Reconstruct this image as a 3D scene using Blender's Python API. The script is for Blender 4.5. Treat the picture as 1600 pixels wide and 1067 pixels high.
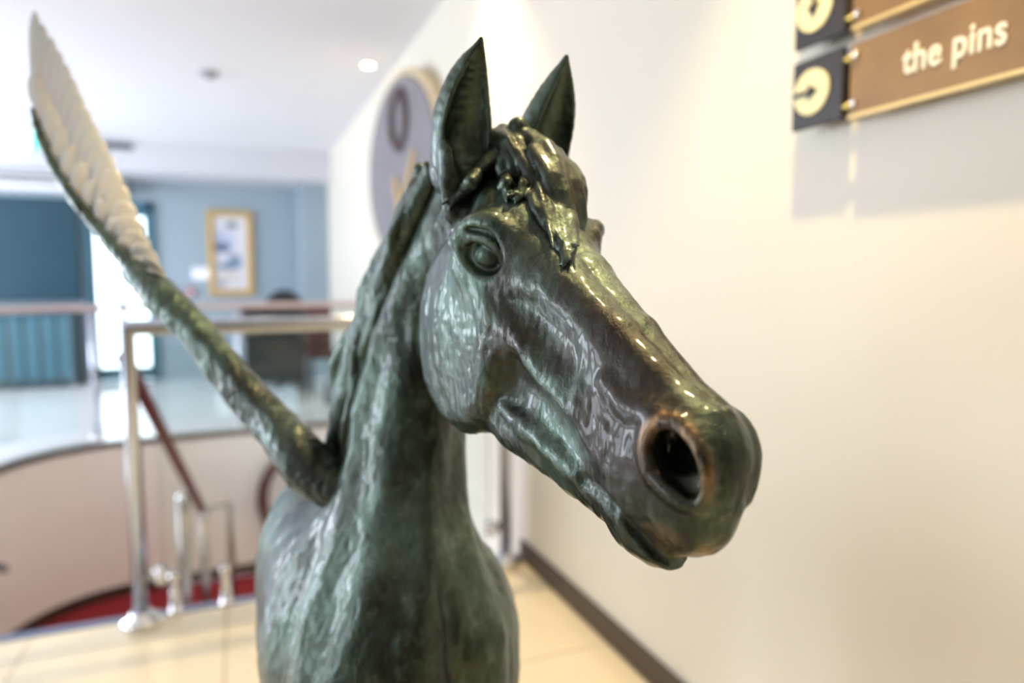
import bpy, bmesh, math, random
import numpy as np
from mathutils import Vector, Matrix

for o in list(bpy.data.objects):
    bpy.data.objects.remove(o, do_unlink=True)
SC = bpy.context.scene
COL = SC.collection
random.seed(7)

# ------------------------------------------------------------------ camera
YAW, PITCH, CAMZ = math.radians(22.1), math.radians(5.0), 1.2
FH = np.array([math.sin(YAW), math.cos(YAW), 0.0])
RV = np.array([math.cos(YAW), -math.sin(YAW), 0.0])
FV = math.cos(PITCH) * FH - math.sin(PITCH) * np.array([0, 0, 1.0])
UV = math.sin(PITCH) * FH + math.cos(PITCH) * np.array([0, 0, 1.0])
CP = np.array([0, 0, CAMZ])
cam = bpy.data.cameras.new('camera')
cam.sensor_width = 36.0
cam.lens = 24.0
cam.clip_start = 0.02
cam.dof.use_dof = True
cam.dof.focus_distance = 0.50
cam.dof.aperture_fstop = 2.6
camo = bpy.data.objects.new('camera', cam)
COL.objects.link(camo)
camo.matrix_world = Matrix(((RV[0], UV[0], -FV[0], CP[0]), (RV[1], UV[1], -FV[1], CP[1]),
                            (RV[2], UV[2], -FV[2], CP[2]), (0, 0, 0, 1)))
SC.camera = camo

# ------------------------------------------------------------------ world and light
SC.view_settings.view_transform = 'Standard'
SC.view_settings.look = 'None'
SC.view_settings.gamma = 1.0
SC.view_settings.use_curve_mapping = False
SC.view_settings.exposure = -0.27
w = bpy.data.worlds.new('overcast_sky')
SC.world = w
w.use_nodes = True
bg = w.node_tree.nodes['Background']
bg.inputs[0].default_value = (0.80, 0.90, 1.0, 1)
bg.inputs[1].default_value = 6.0

def area(name, loc, rot, sx, sy, e, col):
    l = bpy.data.lights.new(name, 'AREA')
    l.shape = 'RECTANGLE'; l.size = sx; l.size_y = sy; l.energy = e; l.color = col
    o = bpy.data.objects.new(name, l); COL.objects.link(o)
    o.location = loc; o.rotation_euler = rot
    return o
R90 = math.pi / 2
DAY = (0.80, 0.87, 1.0)
area('daylight_left_near', (-5.38, 0.4, 1.5), (0, -R90, 0), 2.0, 1.3, 24, DAY)
area('daylight_left_mid', (-5.38, 4.0, 1.5), (0, -R90, 0), 2.0, 1.8, 105, DAY)
area('daylight_left_far', (-5.38, 7.4, 1.5), (0, -R90, 0), 2.0, 2.2, 230, DAY)

# ------------------------------------------------------------------ helpers
def tag(o, label=None, cat=None, group=None, kind=None):
    if label: o['label'] = label
    if cat: o['category'] = cat
    if group: o['group'] = group
    if kind: o['kind'] = kind
    return o

def empty(name, loc=(0, 0, 0), rz=0.0):
    o = bpy.data.objects.new(name, None); COL.objects.link(o)
    o.location = loc; o.rotation_euler = (0, 0, rz); o.empty_display_size = 0.05
    return o

def obj(name, me, mat=None, parent=None, smooth=False):
    o = bpy.data.objects.new(name, me); COL.objects.link(o)
    if mat and not me.materials: me.materials.append(mat)
    if parent: o.parent = parent
    if smooth: me.polygons.foreach_set('use_smooth', [True] * len(me.polygons))
    return o

class MB:
    def __init__(s): s.bm = bmesh.new()
    def box(s, a, b, bev=0.0, M=None):
        x0, y0, z0 = a; x1, y1, z1 = b
        r = bmesh.ops.create_cube(s.bm, size=1.0)
        m = Matrix.Translation(((x0 + x1) / 2, (y0 + y1) / 2, (z0 + z1) / 2)) @ Matrix.Diagonal((abs(x1 - x0), abs(y1 - y0), abs(z1 - z0), 1))
        if M is not None: m = M @ m
        bmesh.ops.transform(s.bm, matrix=m, verts=r['verts'])
        if bev:
            es = list({e for v in r['verts'] for e in v.link_edges})
            bmesh.ops.bevel(s.bm, geom=es, offset=bev, segments=2, affect='EDGES', profile=0.5)
        return s
    def tube(s, pts, r, n=16, caps=True):
        pts = [Vector(p) for p in pts]
        rs = r if isinstance(r, (list, tuple)) else [r] * len(pts)
        rings = []
        up = None
        for i, p in enumerate(pts):
            t = (pts[min(i + 1, len(pts) - 1)] - pts[max(i - 1, 0)]).normalized()
            if up is None:
                up = Vector((0, 0, 1)) if abs(t.z) < 0.9 else Vector((1, 0, 0))
            a = t.cross(up).normalized(); b = a.cross(t).normalized(); up = b
            k = 1.0
            if 0 < i < len(pts) - 1:
                c = (pts[i] - pts[i - 1]).normalized().dot((pts[i + 1] - pts[i]).normalized())
                k = 1.0 / max(0.5, math.sqrt((1 + c) / 2))
                bis = ((pts[i + 1] - pts[i]).normalized() - (pts[i] - pts[i - 1]).normalized())
                bis = bis.normalized() if bis.length > 1e-5 else None
            else: bis = None
            ring = []
            for j in range(n):
                an = 2 * math.pi * j / n
                d = (a * math.cos(an) + b * math.sin(an)) * rs[i]
                if bis is not None: d += bis * d.dot(bis) * (k - 1)
                ring.append(s.bm.verts.new(p + d))
            rings.append(ring)
        for i in range(len(rings) - 1):
            for j in range(n):
                f = s.bm.faces.new((rings[i][j], rings[i + 1][j], rings[i + 1][(j + 1) % n], rings[i][(j + 1) % n]))
                f.smooth = True
        if caps:
            s.bm.faces.new(rings[0]); s.bm.faces.new(rings[-1][::-1])
        return s
    def lathe(s, prof, c=(0, 0, 0), axis='Z', n=32):
        """prof: list of (radius, height)"""
        rings = []
        for r, h in prof:
            ring = []
            for j in range(n):
                an = 2 * math.pi * j / n
                x, y = max(r, 1e-5) * math.cos(an), max(r, 1e-5) * math.sin(an)
                v = {'Z': (x, y, h), 'X': (h, x, y), 'Y': (y, h, x)}[axis]
                ring.append(s.bm.verts.new(Vector(v) + Vector(c)))
            rings.append(ring)
        for i in range(len(rings) - 1):
            for j in range(n):
                f = s.bm.faces.new((rings[i][j], rings[i][(j + 1) % n], rings[i + 1][(j + 1) % n], rings[i + 1][j]))
                f.smooth = True
        s.bm.faces.new(rings[0][::-1]); s.bm.faces.new(rings[-1])
        return s
    def prism(s, poly, z0, z1):
        a = [s.bm.verts.new((x, y, z0)) for x, y in poly]
        b = [s.bm.verts.new((x, y, z1)) for x, y in poly]
        s.bm.faces.new(a[::-1]); s.bm.faces.new(b)
        n = len(poly)
        for i in range(n):
            s.bm.faces.new((a[i], a[(i + 1) % n], b[(i + 1) % n], b[i]))
        return s
    def xform(s, M):
        bmesh.ops.transform(s.bm, matrix=M, verts=s.bm.verts[:]); return s
    def mesh(s, name):
        bmesh.ops.recalc_face_normals(s.bm, faces=s.bm.faces[:])
        me = bpy.data.meshes.new(name); s.bm.to_mesh(me); s.bm.free(); return me
    def build(s, name, mat, parent=None):
        return obj(name, s.mesh(name), mat, parent)

# ------------------------------------------------------------------ materials
def new_mat(name):
    m = bpy.data.materials.new(name); m.use_nodes = True
    nt = m.node_tree
    return m, nt, nt.nodes['Principled BSDF']

def mat(name, col, rough=0.5, metal=0.0, var=0.06, scale=6.0, bump=0.0, bscale=60.0, coat=0.0, spec=0.5):
    m, nt, b = new_mat(name)
    N = nt.nodes; L = nt.links
    tc = N.new('ShaderNodeTexCoord')
    nz = N.new('ShaderNodeTexNoise'); nz.inputs['Scale'].default_value = scale; nz.inputs['Detail'].default_value = 4
    L.new(tc.outputs['Object'], nz.inputs['Vector'])
    mx = N.new('ShaderNodeMix'); mx.data_type = 'RGBA'
    c2 = tuple(max(0, c * (1 - var * 2)) for c in col)
    c1 = tuple(min(1, c * (1 + var)) for c in col)
    mx.inputs[6].default_value = (*c1, 1); mx.inputs[7].default_value = (*c2, 1)
    L.new(nz.outputs['Fac'], mx.inputs[0]); L.new(mx.outputs[2], b.inputs['Base Color'])
    b.inputs['Roughness'].default_value = rough; b.inputs['Metallic'].default_value = metal
    b.inputs['Coat Weight'].default_value = coat
    b.inputs['Specular IOR Level'].default_value = spec
    if bump:
        n2 = N.new('ShaderNodeTexNoise'); n2.inputs['Scale'].default_value = bscale; n2.inputs['Detail'].default_value = 6
        L.new(tc.outputs['Object'], n2.inputs['Vector'])
        bp = N.new('ShaderNodeBump'); bp.inputs['Strength'].default_value = bump; bp.inputs['Distance'].default_value = 0.01
        L.new(n2.outputs['Fac'], bp.inputs['Height']); L.new(bp.outputs['Normal'], b.inputs['Normal'])
    return m

def emis(name, col, st):
    m, nt, b = new_mat(name)
    b.inputs['Base Color'].default_value = (*col, 1)
    b.inputs['Emission Color'].default_value = (*col, 1); b.inputs['Emission Strength'].default_value = st
    return m

def glass_mat(name, tint=(0.95, 0.98, 0.97), refl=1.0):
    m = bpy.data.materials.new(name); m.use_nodes = True
    nt = m.node_tree; N = nt.nodes; L = nt.links; N.clear()
    out = N.new('ShaderNodeOutputMaterial'); mx = N.new('ShaderNodeMixShader')
    tr = N.new('ShaderNodeBsdfTransparent'); tr.inputs[0].default_value = (*tint, 1)
    gl = N.new('ShaderNodeBsdfGlossy'); gl.inputs['Roughness'].default_value = 0.02
    fr = N.new('ShaderNodeFresnel'); fr.inputs['IOR'].default_value = 1.45
    L.new(fr.outputs[0], mx.inputs[0]); L.new(tr.outputs[0], mx.inputs[1]); L.new(gl.outputs[0], mx.inputs[2])
    L.new(mx.outputs[0], out.inputs[0])
    return m

M = {}
M['wall'] = mat('wall_paint', (0.75, 0.70, 0.60), 0.55, var=0.015, scale=2, bump=0.04, bscale=120)
M['ceiling'] = mat('ceiling_paint', (0.82, 0.81, 0.83), 0.7, var=0.01)
M['backwall'] = mat('darkened_back_wall', (0.10, 0.07, 0.055), 0.5, var=0.1, scale=8)  # unseen back wall, coloured dark to deepen reflections in the bronze
M['bulkhead'] = mat('bulkhead_paint', (0.66, 0.66, 0.70), 0.6, var=0.01)
M['white'] = mat('white_gloss', (0.80, 0.80, 0.82), 0.35, var=0.02)
M['tile'] = mat('cream_tile', (0.76, 0.69, 0.53), 0.22, var=0.05, scale=3)
M['grout'] = mat('grout', (0.42, 0.37, 0.30), 0.9)
M['farfloor'] = mat('pale_floor', (0.88, 0.88, 0.88), 0.10, var=0.02)
M['curved'] = mat('stairwell_paint', (0.92, 0.86, 0.81), 0.35, var=0.02)
M['darkwood'] = mat('dark_wood', (0.055, 0.036, 0.026), 0.4, var=0.2, scale=20)
M['redwood'] = mat('red_brown_wood', (0.11, 0.030, 0.028), 0.3, var=0.2, scale=20)
M['carpet'] = mat('red_carpet', (0.28, 0.012, 0.02), 0.95, var=0.2, scale=90, bump=0.5, bscale=400)
M['steel'] = mat('brushed_steel', (0.60, 0.64, 0.73), 0.24, 1.0, var=0.04, scale=30)
M['dullsteel'] = mat('dull_steel', (0.34, 0.31, 0.29), 0.35, 1.0, var=0.05, scale=30)
M['chrome'] = mat('chrome', (0.85, 0.85, 0.86), 0.08, 1.0, var=0.01)
M['nosing'] = mat('blue_nosing', (0.16, 0.20, 0.33), 0.4, 0.3)
M['bluewall'] = mat('blue_grey_paint', (0.33, 0.41, 0.47), 0.6, var=0.02)
M['teal'] = mat('dark_teal', (0.010, 0.052, 0.080), 0.35, var=0.08)
M['tealpanel'] = mat('teal_panel', (0.03, 0.14, 0.20), 0.35, var=0.08)
M['tealframe'] = mat('teal_frame', (0.05, 0.16, 0.22), 0.4)
M['gold'] = mat('gilt_wood', (0.62, 0.40, 0.12), 0.4, 0.2, var=0.1, scale=20)
M['black'] = mat('black_plastic', (0.012, 0.012, 0.014), 0.3, var=0.2)
M['blackleather'] = mat('black_leather', (0.016, 0.017, 0.022), 0.35, var=0.2, bump=0.2, bscale=80)
M['darkred'] = mat('dark_red_fabric', (0.10, 0.012, 0.02), 0.7, var=0.2)
M['signblack'] = mat('sign_black', (0.022, 0.017, 0.016), 0.45, var=0.1)
M['signring'] = mat('sign_ring', (0.86, 0.78, 0.42), 0.45, var=0.03)
M['bronzeplaque'] = mat('brown_plaque', (0.27, 0.150, 0.052), 0.42, 0.25, var=0.18, scale=10)
M['plaqueedge'] = mat('plaque_edge', (0.70, 0.52, 0.22), 0.35, 0.3, var=0.05)
M['letter'] = mat('letter_cream', (0.92, 0.86, 0.66), 0.5, var=0.02)
M['brass'] = mat('brass_pin', (0.80, 0.62, 0.18), 0.25, 0.9, var=0.05)
M['grey'] = mat('grey_metal', (0.12, 0.12, 0.15), 0.5, 0.3)
M['midgrey'] = mat('mid_grey', (0.35, 0.35, 0.38), 0.5)
M['clockface'] = mat('clock_face', (0.10, 0.08, 0.09), 0.45, var=0.25, scale=3)
M['clockcase'] = mat('clock_case', (0.72, 0.60, 0.38), 0.4, var=0.08)
M['clockmark'] = mat('clock_numeral', (0.07, 0.035, 0.035), 0.5)
M['glass'] = glass_mat('clear_glass')
M['redplastic'] = mat('red_plastic', (0.55, 0.03, 0.06), 0.4)

# ------------------------------------------------------------------ the setting
WX, CZ, EY = 1.13, 2.76, 2.70
def struct(name, mb, m, parent=None):
    o = mb.build(name, m, parent)
    if parent is None: o['kind'] = 'structure'
    return o

struct('wall_right', MB().box((WX, -2.6, -1.5), (WX + 0.15, 9.6, CZ + 0.2)), M['wall'])
struct('ceiling', MB().box((-5.6, -2.6, CZ), (WX, 9.6, CZ + 0.15)), M['ceiling'])
struct('wall_far', MB().box((-5.6, 9.4, -0.3), (-1.55, 9.6, CZ)).box((-0.93, 9.4, -0.3), (WX, 9.6, CZ)).box((-1.55, 9.4, 2.08), (-0.93, 9.6, CZ)), M['bluewall'])
struct('wall_back', MB().box((-5.6, -2.6, -0.3), (WX, -2.45, CZ)), M['backwall'])
wl = MB()
ys = [-2.6, -0.25, 1.05, 3.1, 4.9, 6.3, 8.5, 9.6]
for a, b in zip(ys[0::2], ys[1::2]): wl.box((-5.6, a, -0.3), (-5.42, b, CZ))
for a, b in ((-0.25, 1.05), (3.1, 4.9), (6.3, 8.5)):
    wl.box((-5.6, a, -0.3), (-5.42, b, 0.5)).box((-5.6, a, 2.5), (-5.42, b, CZ))
struct('wall_left', wl, M['wall'])
struct('wall_pillar', MB().box((0.80, 8.95, 0), (WX, 9.4, 2.42), 0.004), M['bluewall'])
struct('trim_1', MB().box((-5.42, 8.6, 2.41), (WX, 9.4, CZ)), M['bulkhead'])           # white bulkhead
struct('baseboard_right', MB().box((WX - 0.016, -2.45, 0), (WX, EY - 0.04, 0.088), 0.004), M['darkwood'])

# landing floor: slab with recessed grout, tiles as pieces
floor = struct('floor', MB().box((-5.42, -2.45, -0.22), (WX, EY, -0.004)), M['grout'])
tile_cache = {}
def put_tile(x0, x1, y0, y1):
    if x1 - x0 < 0.03 or y1 - y0 < 0.03: return
    key = (round(x1 - x0, 3), round(y1 - y0, 3))
    if key not in tile_cache:
        g = 0.0022
        me = MB().box((g, g, -0.012), (key[0] - g, key[1] - g, 0.0), 0.0012).mesh('tile'); me.materials.append(M['tile'])
        tile_cache[key] = me
    o = obj('tile', tile_cache[key], None, floor); o.location = (x0, y0, 0)
xs = [-5.42] + [-0.065 + 0.61 * k for k in range(-8, 2)] + [WX - 0.016]
yy = [-2.45] + [2.51 - 0.61 * k for k in range(8, -1, -1)] + [EY - 0.035]
for i in range(len(xs) - 1):
    for j in range(len(yy) - 1):
        put_tile(xs[i], xs[i + 1], yy[j], yy[j + 1])
nos = struct('trim_2', MB().box((-1.5, EY - 0.035, -0.05), (WX, EY + 0.012, 0.004), 0.003), M['nosing'])

# edge of the stairwell on the far side, rounded at the left corner
edge = [(-1.52, EY), (-1.52, 5.0)]
for k in range(0, 13):
    a = math.pi - (math.pi / 2) * k / 12
    edge.append((-1.52 + 0.85 + 0.85 * math.cos(a), 5.0 + 0.87 * math.sin(a)))
edge += [(0.13, 5.93), (WX, 6.02)]
struct('floor_2', MB().prism([(-5.42, EY)] + edge + [(WX, 9.4), (-5.42, 9.4)], -0.22, 0.0), M['farfloor'])
def strip(path, z0, z1, th, side=1):
    """upright band following a plan path, th thick towards the void"""
    mb = MB(); n = len(path); inner = []
    for i, p in enumerate(path):
        a = Vector(path[max(i - 1, 0)]); b = Vector(path[min(i + 1, n - 1)])
        t = (b - a).normalized(); nrm = Vector((t.y, -t.x)) * side
        inner.append((p[0] + nrm.x * th, p[1] + nrm.y * th))
    mb.prism(list(path) + inner[::-1], z0, z1)
    return mb
struct('wall_stairwell', strip(edge, -1.5, -0.03, 0.03), M['curved'])
struct('trim_3', strip(edge, -0.035, 0.006, 0.045), M['darkwood'])
struct('baseboard_stairwell', strip(edge, -1.2, -1.12, 0.042), M['darkwood'])
struct('floor_3', MB().box((-1.5, EY, -1.4), (WX, 6.1, -1.2)), M['carpet'])
st = struct('stairs', MB().box((-1.5, EY - 0.02, -1.3), (-0.36, EY + 0.01, -0.05)), M['darkwood'])
for k in range(6):
    MB().box((-1.5, EY + 0.012 + k * 0.29, -1.2), (-0.36, EY + 0.012 + (k + 1) * 0.29 + 0.02, -0.17 * (k + 1)), 0.01).build('step', M['carpet'], st)

# ------------------------------------------------------------------ near balustrade
RY = 2.62
bal = empty('balustrade', (0.35, RY, 0))
tag(bal, 'steel balustrade with clear glass on the landing edge behind the statue', 'balustrade')
bpy.context.view_layer.update()
def own(o, root):
    o.matrix_parent_inverse = root.matrix_world.inverted(); return o
own(MB().tube([(-0.338, RY, 0.012), (-0.338, RY, 1.045), (1.035, RY, 1.045), (1.035, RY, 0.012)], 0.0255, 20).build('rail_frame', M['steel'], bal), bal)
for x in (-0.338, 1.035):
    own(MB().lathe([(0.066, 0.0), (0.066, 0.018), (0.06, 0.028), (0.036, 0.034), (0.034, 0.05)], (x, RY, 0.001)).build('base_flange', M['chrome'], bal), bal)
own(MB().box((-0.27, EY - 0.03, 0.10), (0.98, EY - 0.018, 0.98), 0.002).build('glass_panel', M['glass'], bal), bal)
for x in (-0.235, -0.065, 0.80):
    own(MB().lathe([(0.026, 0), (0.026, 0.006), (0.018, 0.01), (0.018, 0.115), (0.024, 0.12), (0.026, 0.135), (0.018, 0.15), (0.004, 0.154)], (x, EY - 0.024, 0.004), n=20).build('spigot', M['chrome'], bal), bal)
for x, s_ in ((-0.338, 1), (1.035, -1)):
    own(MB().lathe([(0.02, 0), (0.02, 0.03), (0.034, 0.034), (0.036, 0.05), (0.03, 0.064), (0.008, 0.068)], (0, 0, 0), 'X', 18).xform(Matrix.Translation((x + s_ * 0.02, RY, 0.17)) @ Matrix.Diagonal((s_, 1, 1, 1))).build('glass_clamp', M['chrome'], bal), bal)

# stair handrail running down into the stairwell
hr = empty('stair_handrail', (-0.30, 3.6, -1.2))
tag(hr, 'sloping red brown wooden handrail on steel posts going down the stairwell', 'handrail')
bpy.context.view_layer.update()
own(MB().tube([(-0.37, EY + 0.06, 0.93), (-0.365, 2.95, 0.84), (-0.23, 4.52, -0.20), (-0.225, 4.60, -0.24)], 0.027, 14).build('wooden_rail', M['redwood'], hr), hr)
own(MB().tube([(-0.225, 4.60, -0.24), (-0.16, 4.64, -0.21), (-0.08, 4.64, -0.21), (-0.07, 4.64, -0.24), (-0.07, 4.64, -1.2)], 0.019, 12).build('return_bar', M['dullsteel'], hr), hr)
for x, y, zt, r in ((-0.225, 4.58, -0.26, 0.026), (-0.315, 4.25, -0.04, 0.034)):
    own(MB().tube([(x, y, -1.2), (x, y, zt)], r, 14).build('post', M['dullsteel'], hr), hr)
    own(MB().lathe([(0.012, 0), (0.03, 0.01), (0.034, 0.03), (0.024, 0.05), (0.006, 0.056)], (x, y, zt - 0.02), n=16).build('post_cap', M['chrome'], hr), hr)
own(MB().tube([(-0.36, EY + 0.10, -0.17), (-0.36, EY + 0.10, 0.88)], 0.02, 12).build('post', M['steel'], hr), hr)
# curved dark red handrail loop on the far stairwell wall
lp = [(0.40 + 0.24 * math.cos(a), 5.80, -0.58 + 0.34 * math.sin(a)) for a in np.linspace(0.35 * math.pi, 1.65 * math.pi, 22)]
hl = empty('curved_handrail', (0.2, 5.8, -0.42)); tag(hl, 'curved dark red handrail end on the stairwell wall behind the statue', 'handrail')
bpy.context.view_layer.update()
own(MB().tube(lp + [(0.9, 5.85, -0.92)], 0.045, 12).build('wooden_rail', M['redwood'], hl), hl)
for a in (lp[6], lp[15]):
    own(MB().tube([a, (a[0], 5.97, a[2])], 0.012, 10).build('bracket', M['steel'], hl), hl)
wb = empty('wall_handrail', (-1.42, 4.9, -0.3)); tag(wb, 'short grey handrail end on the left of the curved stairwell wall', 'handrail')
bpy.context.view_layer.update()
own(MB().tube([(-1.40, 4.2, -0.10), (-1.40, 4.85, -0.50), (-1.395, 5.05, -0.60)], 0.024, 12).build('rail', M['grey'], wb), wb)
own(MB().tube([(-1.40, 4.7, -0.41), (-1.49, 4.7, -0.41)], 0.01, 8).build('bracket', M['steel'], wb), wb)

# ------------------------------------------------------------------ far balustrade
fb = empty('far_balustrade', (0, 6.1, 0)); tag(fb, 'long curved glass balustrade with pinkish top rail across the stairwell', 'balustrade')
bpy.context.view_layer.update()
fpath = [(-1.70, 3.2), (-1.70, 5.0)]
for k in range(0, 9):
    a = math.pi - R90 * k / 8
    fpath.append((-1.70 + 0.9 + 0.9 * math.cos(a), 5.0 + 1.05 * math.sin(a)))
fpath += [(0.02, 6.09), (1.10, 6.12)]
M['pinkrail'] = mat('pink_brown_rail', (0.66, 0.52, 0.50), 0.3, var=0.05)
own(MB().tube([(x, y, 1.0) for x, y in fpath], 0.026, 12).build('top_rail', M['pinkrail'], fb), fb)
for x, y in ((0.02, 6.09), (-1.02, 6.05), (1.06, 6.12), (-1.70, 4.4)):
    own(MB().tube([(x, y, 0.0), (x, y, 0.985)], 0.022, 12).build('post', M['steel'], fb), fb)
    own(MB().lathe([(0.05, 0), (0.05, 0.012), (0.028, 0.02)], (x, y, 0.0), n=16).build('base_flange', M['chrome'], fb), fb)
for (x0, x1) in ((-0.96, -0.04), (0.08, 1.0)):
    own(MB().box((x0, 6.07, 0.08), (x1, 6.08, 0.93), 0.002).build('glass_panel', M['glass'], fb), fb)
own(strip(fpath[2:9], 0.08, 0.93, 0.01).build('glass_panel', M['glass'], fb), fb)

# ------------------------------------------------------------------ far end of the gallery
dr = empty('door_1', (-1.24, 9.42, 0)); dr['kind'] = 'structure'
bpy.context.view_layer.update()
own(MB().box((-1.62, 9.36, 0), (-1.55, 9.5, 2.15), 0.004).box((-0.95, 9.36, 0), (-0.87, 9.5, 2.15), 0.004).box((-1.62, 9.36, 2.05), (-0.87, 9.5, 2.15), 0.004).build('door_frame', M['tealframe'], dr), dr)
for x0, x1 in ((-1.55, -1.25), (-1.25, -0.95)):
    own(MB().box((x0, 9.44, 0), (x0 + 0.03, 9.47, 2.05)).box((x1 - 0.03, 9.44, 0), (x1, 9.47, 2.05)).box((x0, 9.44, 1.98), (x1, 9.47, 2.05)).box((x0, 9.44, 0), (x1, 9.47, 0.16)).build('door_leaf', M['tealframe'], dr), dr)
    own(MB().box((x0 + 0.03, 9.45, 0.16), (x1 - 0.03, 9.458, 1.98)).build('pane', M['glass'], dr), dr)
sh = empty('serving_hatch', (-2.4, 9.3, 0)); tag(sh, 'closed dark teal shutter above the ribbed counter on the far wall', 'shutter')
bpy.context.view_layer.update()
own(MB().box((-3.6, 9.30, 0.98), (-1.66, 9.39, 2.16), 0.01).build('shutter', M['teal'], sh), sh)
own(MB().box((-3.66, 9.27, 2.16), (-1.60, 9.395, 2.20), 0.008).build('head_frame', M['bluewall'], sh), sh)
for z in (1.25, 1.55, 1.85):
    own(MB().box((-3.6, 9.296, z), (-1.66, 9.302, z + 0.008)).build('slat_joint', M['teal'], sh), sh)
ct = empty('reception_counter', (-2.4, 9.1, 0)); tag(ct, 'teal counter with ribbed front panels below the dark shutter', 'counter')
bpy.context.view_layer.update()
own(MB().box((-3.6, 8.95, 0.86), (-1.64, 9.39, 0.92), 0.008).build('counter_top', M['white'], ct), ct)
own(MB().box((-3.55, 9.02, 0.08), (-1.70, 9.39, 0.86)).box((-3.5, 9.06, 0.0), (-1.72, 9.39, 0.08)).build('carcass', M['teal'], ct), ct)
for k in range(12):
    x = -1.70 - 0.155 * (k + 1)
    own(MB().box((x + 0.012, 8.985, 0.1), (x + 0.143, 9.03, 0.84), 0.016).build('panel', M['tealpanel'], ct), ct)

ac = empty('air_conditioner', (-1.9, 9.2, 2.16)); tag(ac, 'white slotted air conditioning unit over the dark shutter', 'air conditioner')
bpy.context.view_layer.update()
own(MB().box((-3.4, 8.98, 2.205), (-1.15, 9.395, 2.405), 0.02).build('casing', M['white'], ac), ac)
for z in (2.275, 2.335):
    own(MB().box((-3.35, 8.970, z), (-1.6, 8.985, z + 0.026)).build('slot', M['black'], ac), ac)
vt = empty('air_vent', (-1.13, 8.6, 2.62)); tag(vt, 'narrow dark air vent grille on the white bulkhead', 'vent')
bpy.context.view_layer.update()
own(MB().box((-1.42, 8.585, 2.63), (-0.97, 8.598, 2.70), 0.003).build('frame', M['grey'], vt), vt)
for k in range(4):
    own(MB().box((-1.41, 8.575, 2.637 + k * 0.016), (-0.98, 8.587, 2.645 + k * 0.016)).build('slat', M['grey'], vt), vt)
ex = empty('exit_sign', (-1.9, 8.45, 2.52)); tag(ex, 'lit green and white emergency exit sign hanging under the ceiling', 'exit sign')
bpy.context.view_layer.update()
own(MB().box((-2.02, 8.42, 2.53), (-1.76, 8.47, 2.73), 0.008).build('housing', M['white'], ex), ex)
M['exitwhite'] = emis('exit_white', (0.85, 1.0, 0.92), 2.0)
M['exitgreen'] = emis('exit_green', (0.02, 0.75, 0.55), 1.0)
own(MB().box((-2.01, 8.412, 2.545), (-1.86, 8.421, 2.72)).build('white_panel', M['exitwhite'], ex), ex)
own(MB().box((-1.86, 8.412, 2.545), (-1.77, 8.421, 2.72)).build('green_panel', M['exitgreen'], ex), ex)
own(MB().tube([(-1.89, 8.445, 2.73), (-1.89, 8.445, CZ)], 0.012, 10).build('stem', M['white'], ex), ex)

# picture
pc = empty('framed_picture', (0.0, 9.39, 1.0)); tag(pc, 'tall gold framed picture hanging on the blue wall', 'picture')
bpy.context.view_layer.update()
px0, px1, pz0, pz1 = -0.285, 0.245, 1.025, 2.09
for a, b in (((px0, 9.35, pz0), (px0 + 0.075, 9.396, pz1)), ((px1 - 0.075, 9.35, pz0), (px1, 9.396, pz1)), ((px0 + 0.07, 9.35, pz1 - 0.075), (px1 - 0.07, 9.396, pz1)), ((px0 + 0.07, 9.35, pz0), (px1 - 0.07, 9.396, pz0 + 0.075))):
    own(MB().box(a, b, 0.012).build('frame_bar', M['gold'], pc), pc)
pm, nt, b = new_mat('picture_print')
N_, L_ = nt.nodes, nt.links
tc = N_.new('ShaderNodeTexCoord'); nz = N_.new('ShaderNodeTexNoise'); nz.inputs['Scale'].default_value = 3.2; nz.inputs['Detail'].default_value = 3
L_.new(tc.outputs['Generated'], nz.inputs['Vector'])
cur = None
col = (0.72, 0.72, 0.78)
def blob(cx, cz, rx, rz, c, prev):
    sx = N_.new('ShaderNodeSeparateXYZ'); L_.new(tc.outputs['Generated'], sx.inputs[0])
    def mth(op, a, bb):
        n = N_.new('ShaderNodeMath'); n.operation = op
        for i, v in enumerate((a, bb)):
            if isinstance(v, float): n.inputs[i].default_value = v
            else: L_.new(v, n.inputs[i])
        return n.outputs[0]
    dx = mth('DIVIDE', mth('SUBTRACT', sx.outputs[0], cx), rx); dz = mth('DIVIDE', mth('SUBTRACT', sx.outputs[2], cz), rz)
    d = mth('ADD', mth('MULTIPLY', dx, dx), mth('MULTIPLY', dz, dz))
    d = mth('ADD', d, mth('MULTIPLY', mth('SUBTRACT', nz.outputs['Fac'], 0.5), 1.6))
    mr = N_.new('ShaderNodeMapRange'); mr.inputs[1].default_value = 1.15; mr.inputs[2].default_value = 0.75; L_.new(d, mr.inputs[0])
    mx = N_.new('ShaderNodeMix'); mx.data_type = 'RGBA'; L_.new(mr.outputs[0], mx.inputs[0])
    if isinstance(prev, tuple): mx.inputs[6].default_value = (*prev, 1)
    else: L_.new(prev, mx.inputs[6])
    mx.inputs[7].default_value = (*c, 1)
    return mx.outputs[2]
cur = blob(0.28, 0.66, 0.32, 0.16, (0.50, 0.55, 0.72), col)
cur = blob(0.55, 0.87, 0.20, 0.045, (0.10, 0.13, 0.11), cur)
cur = blob(0.24, 0.58, 0.24, 0.06, (0.11, 0.14, 0.24), cur)
cur = blob(0.60, 0.40, 0.20, 0.09, (0.25, 0.33, 0.43), cur)
cur = blob(0.42, 0.33, 0.36, 0.05, (0.17, 0.24, 0.34), cur)
cur = blob(0.45, 0.18, 0.36, 0.09, (0.66, 0.63, 0.58), cur)
cur = blob(0.24, 0.09, 0.16, 0.04, (0.40, 0.38, 0.48), cur)
L_.new(cur, b.inputs['Base Color']); b.inputs['Roughness'].default_value = 0.3
own(MB().box((px0 + 0.06, 9.375, pz0 + 0.06), (px1 - 0.06, 9.392, pz1 - 0.06)).build('print', pm, pc), pc)
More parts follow.
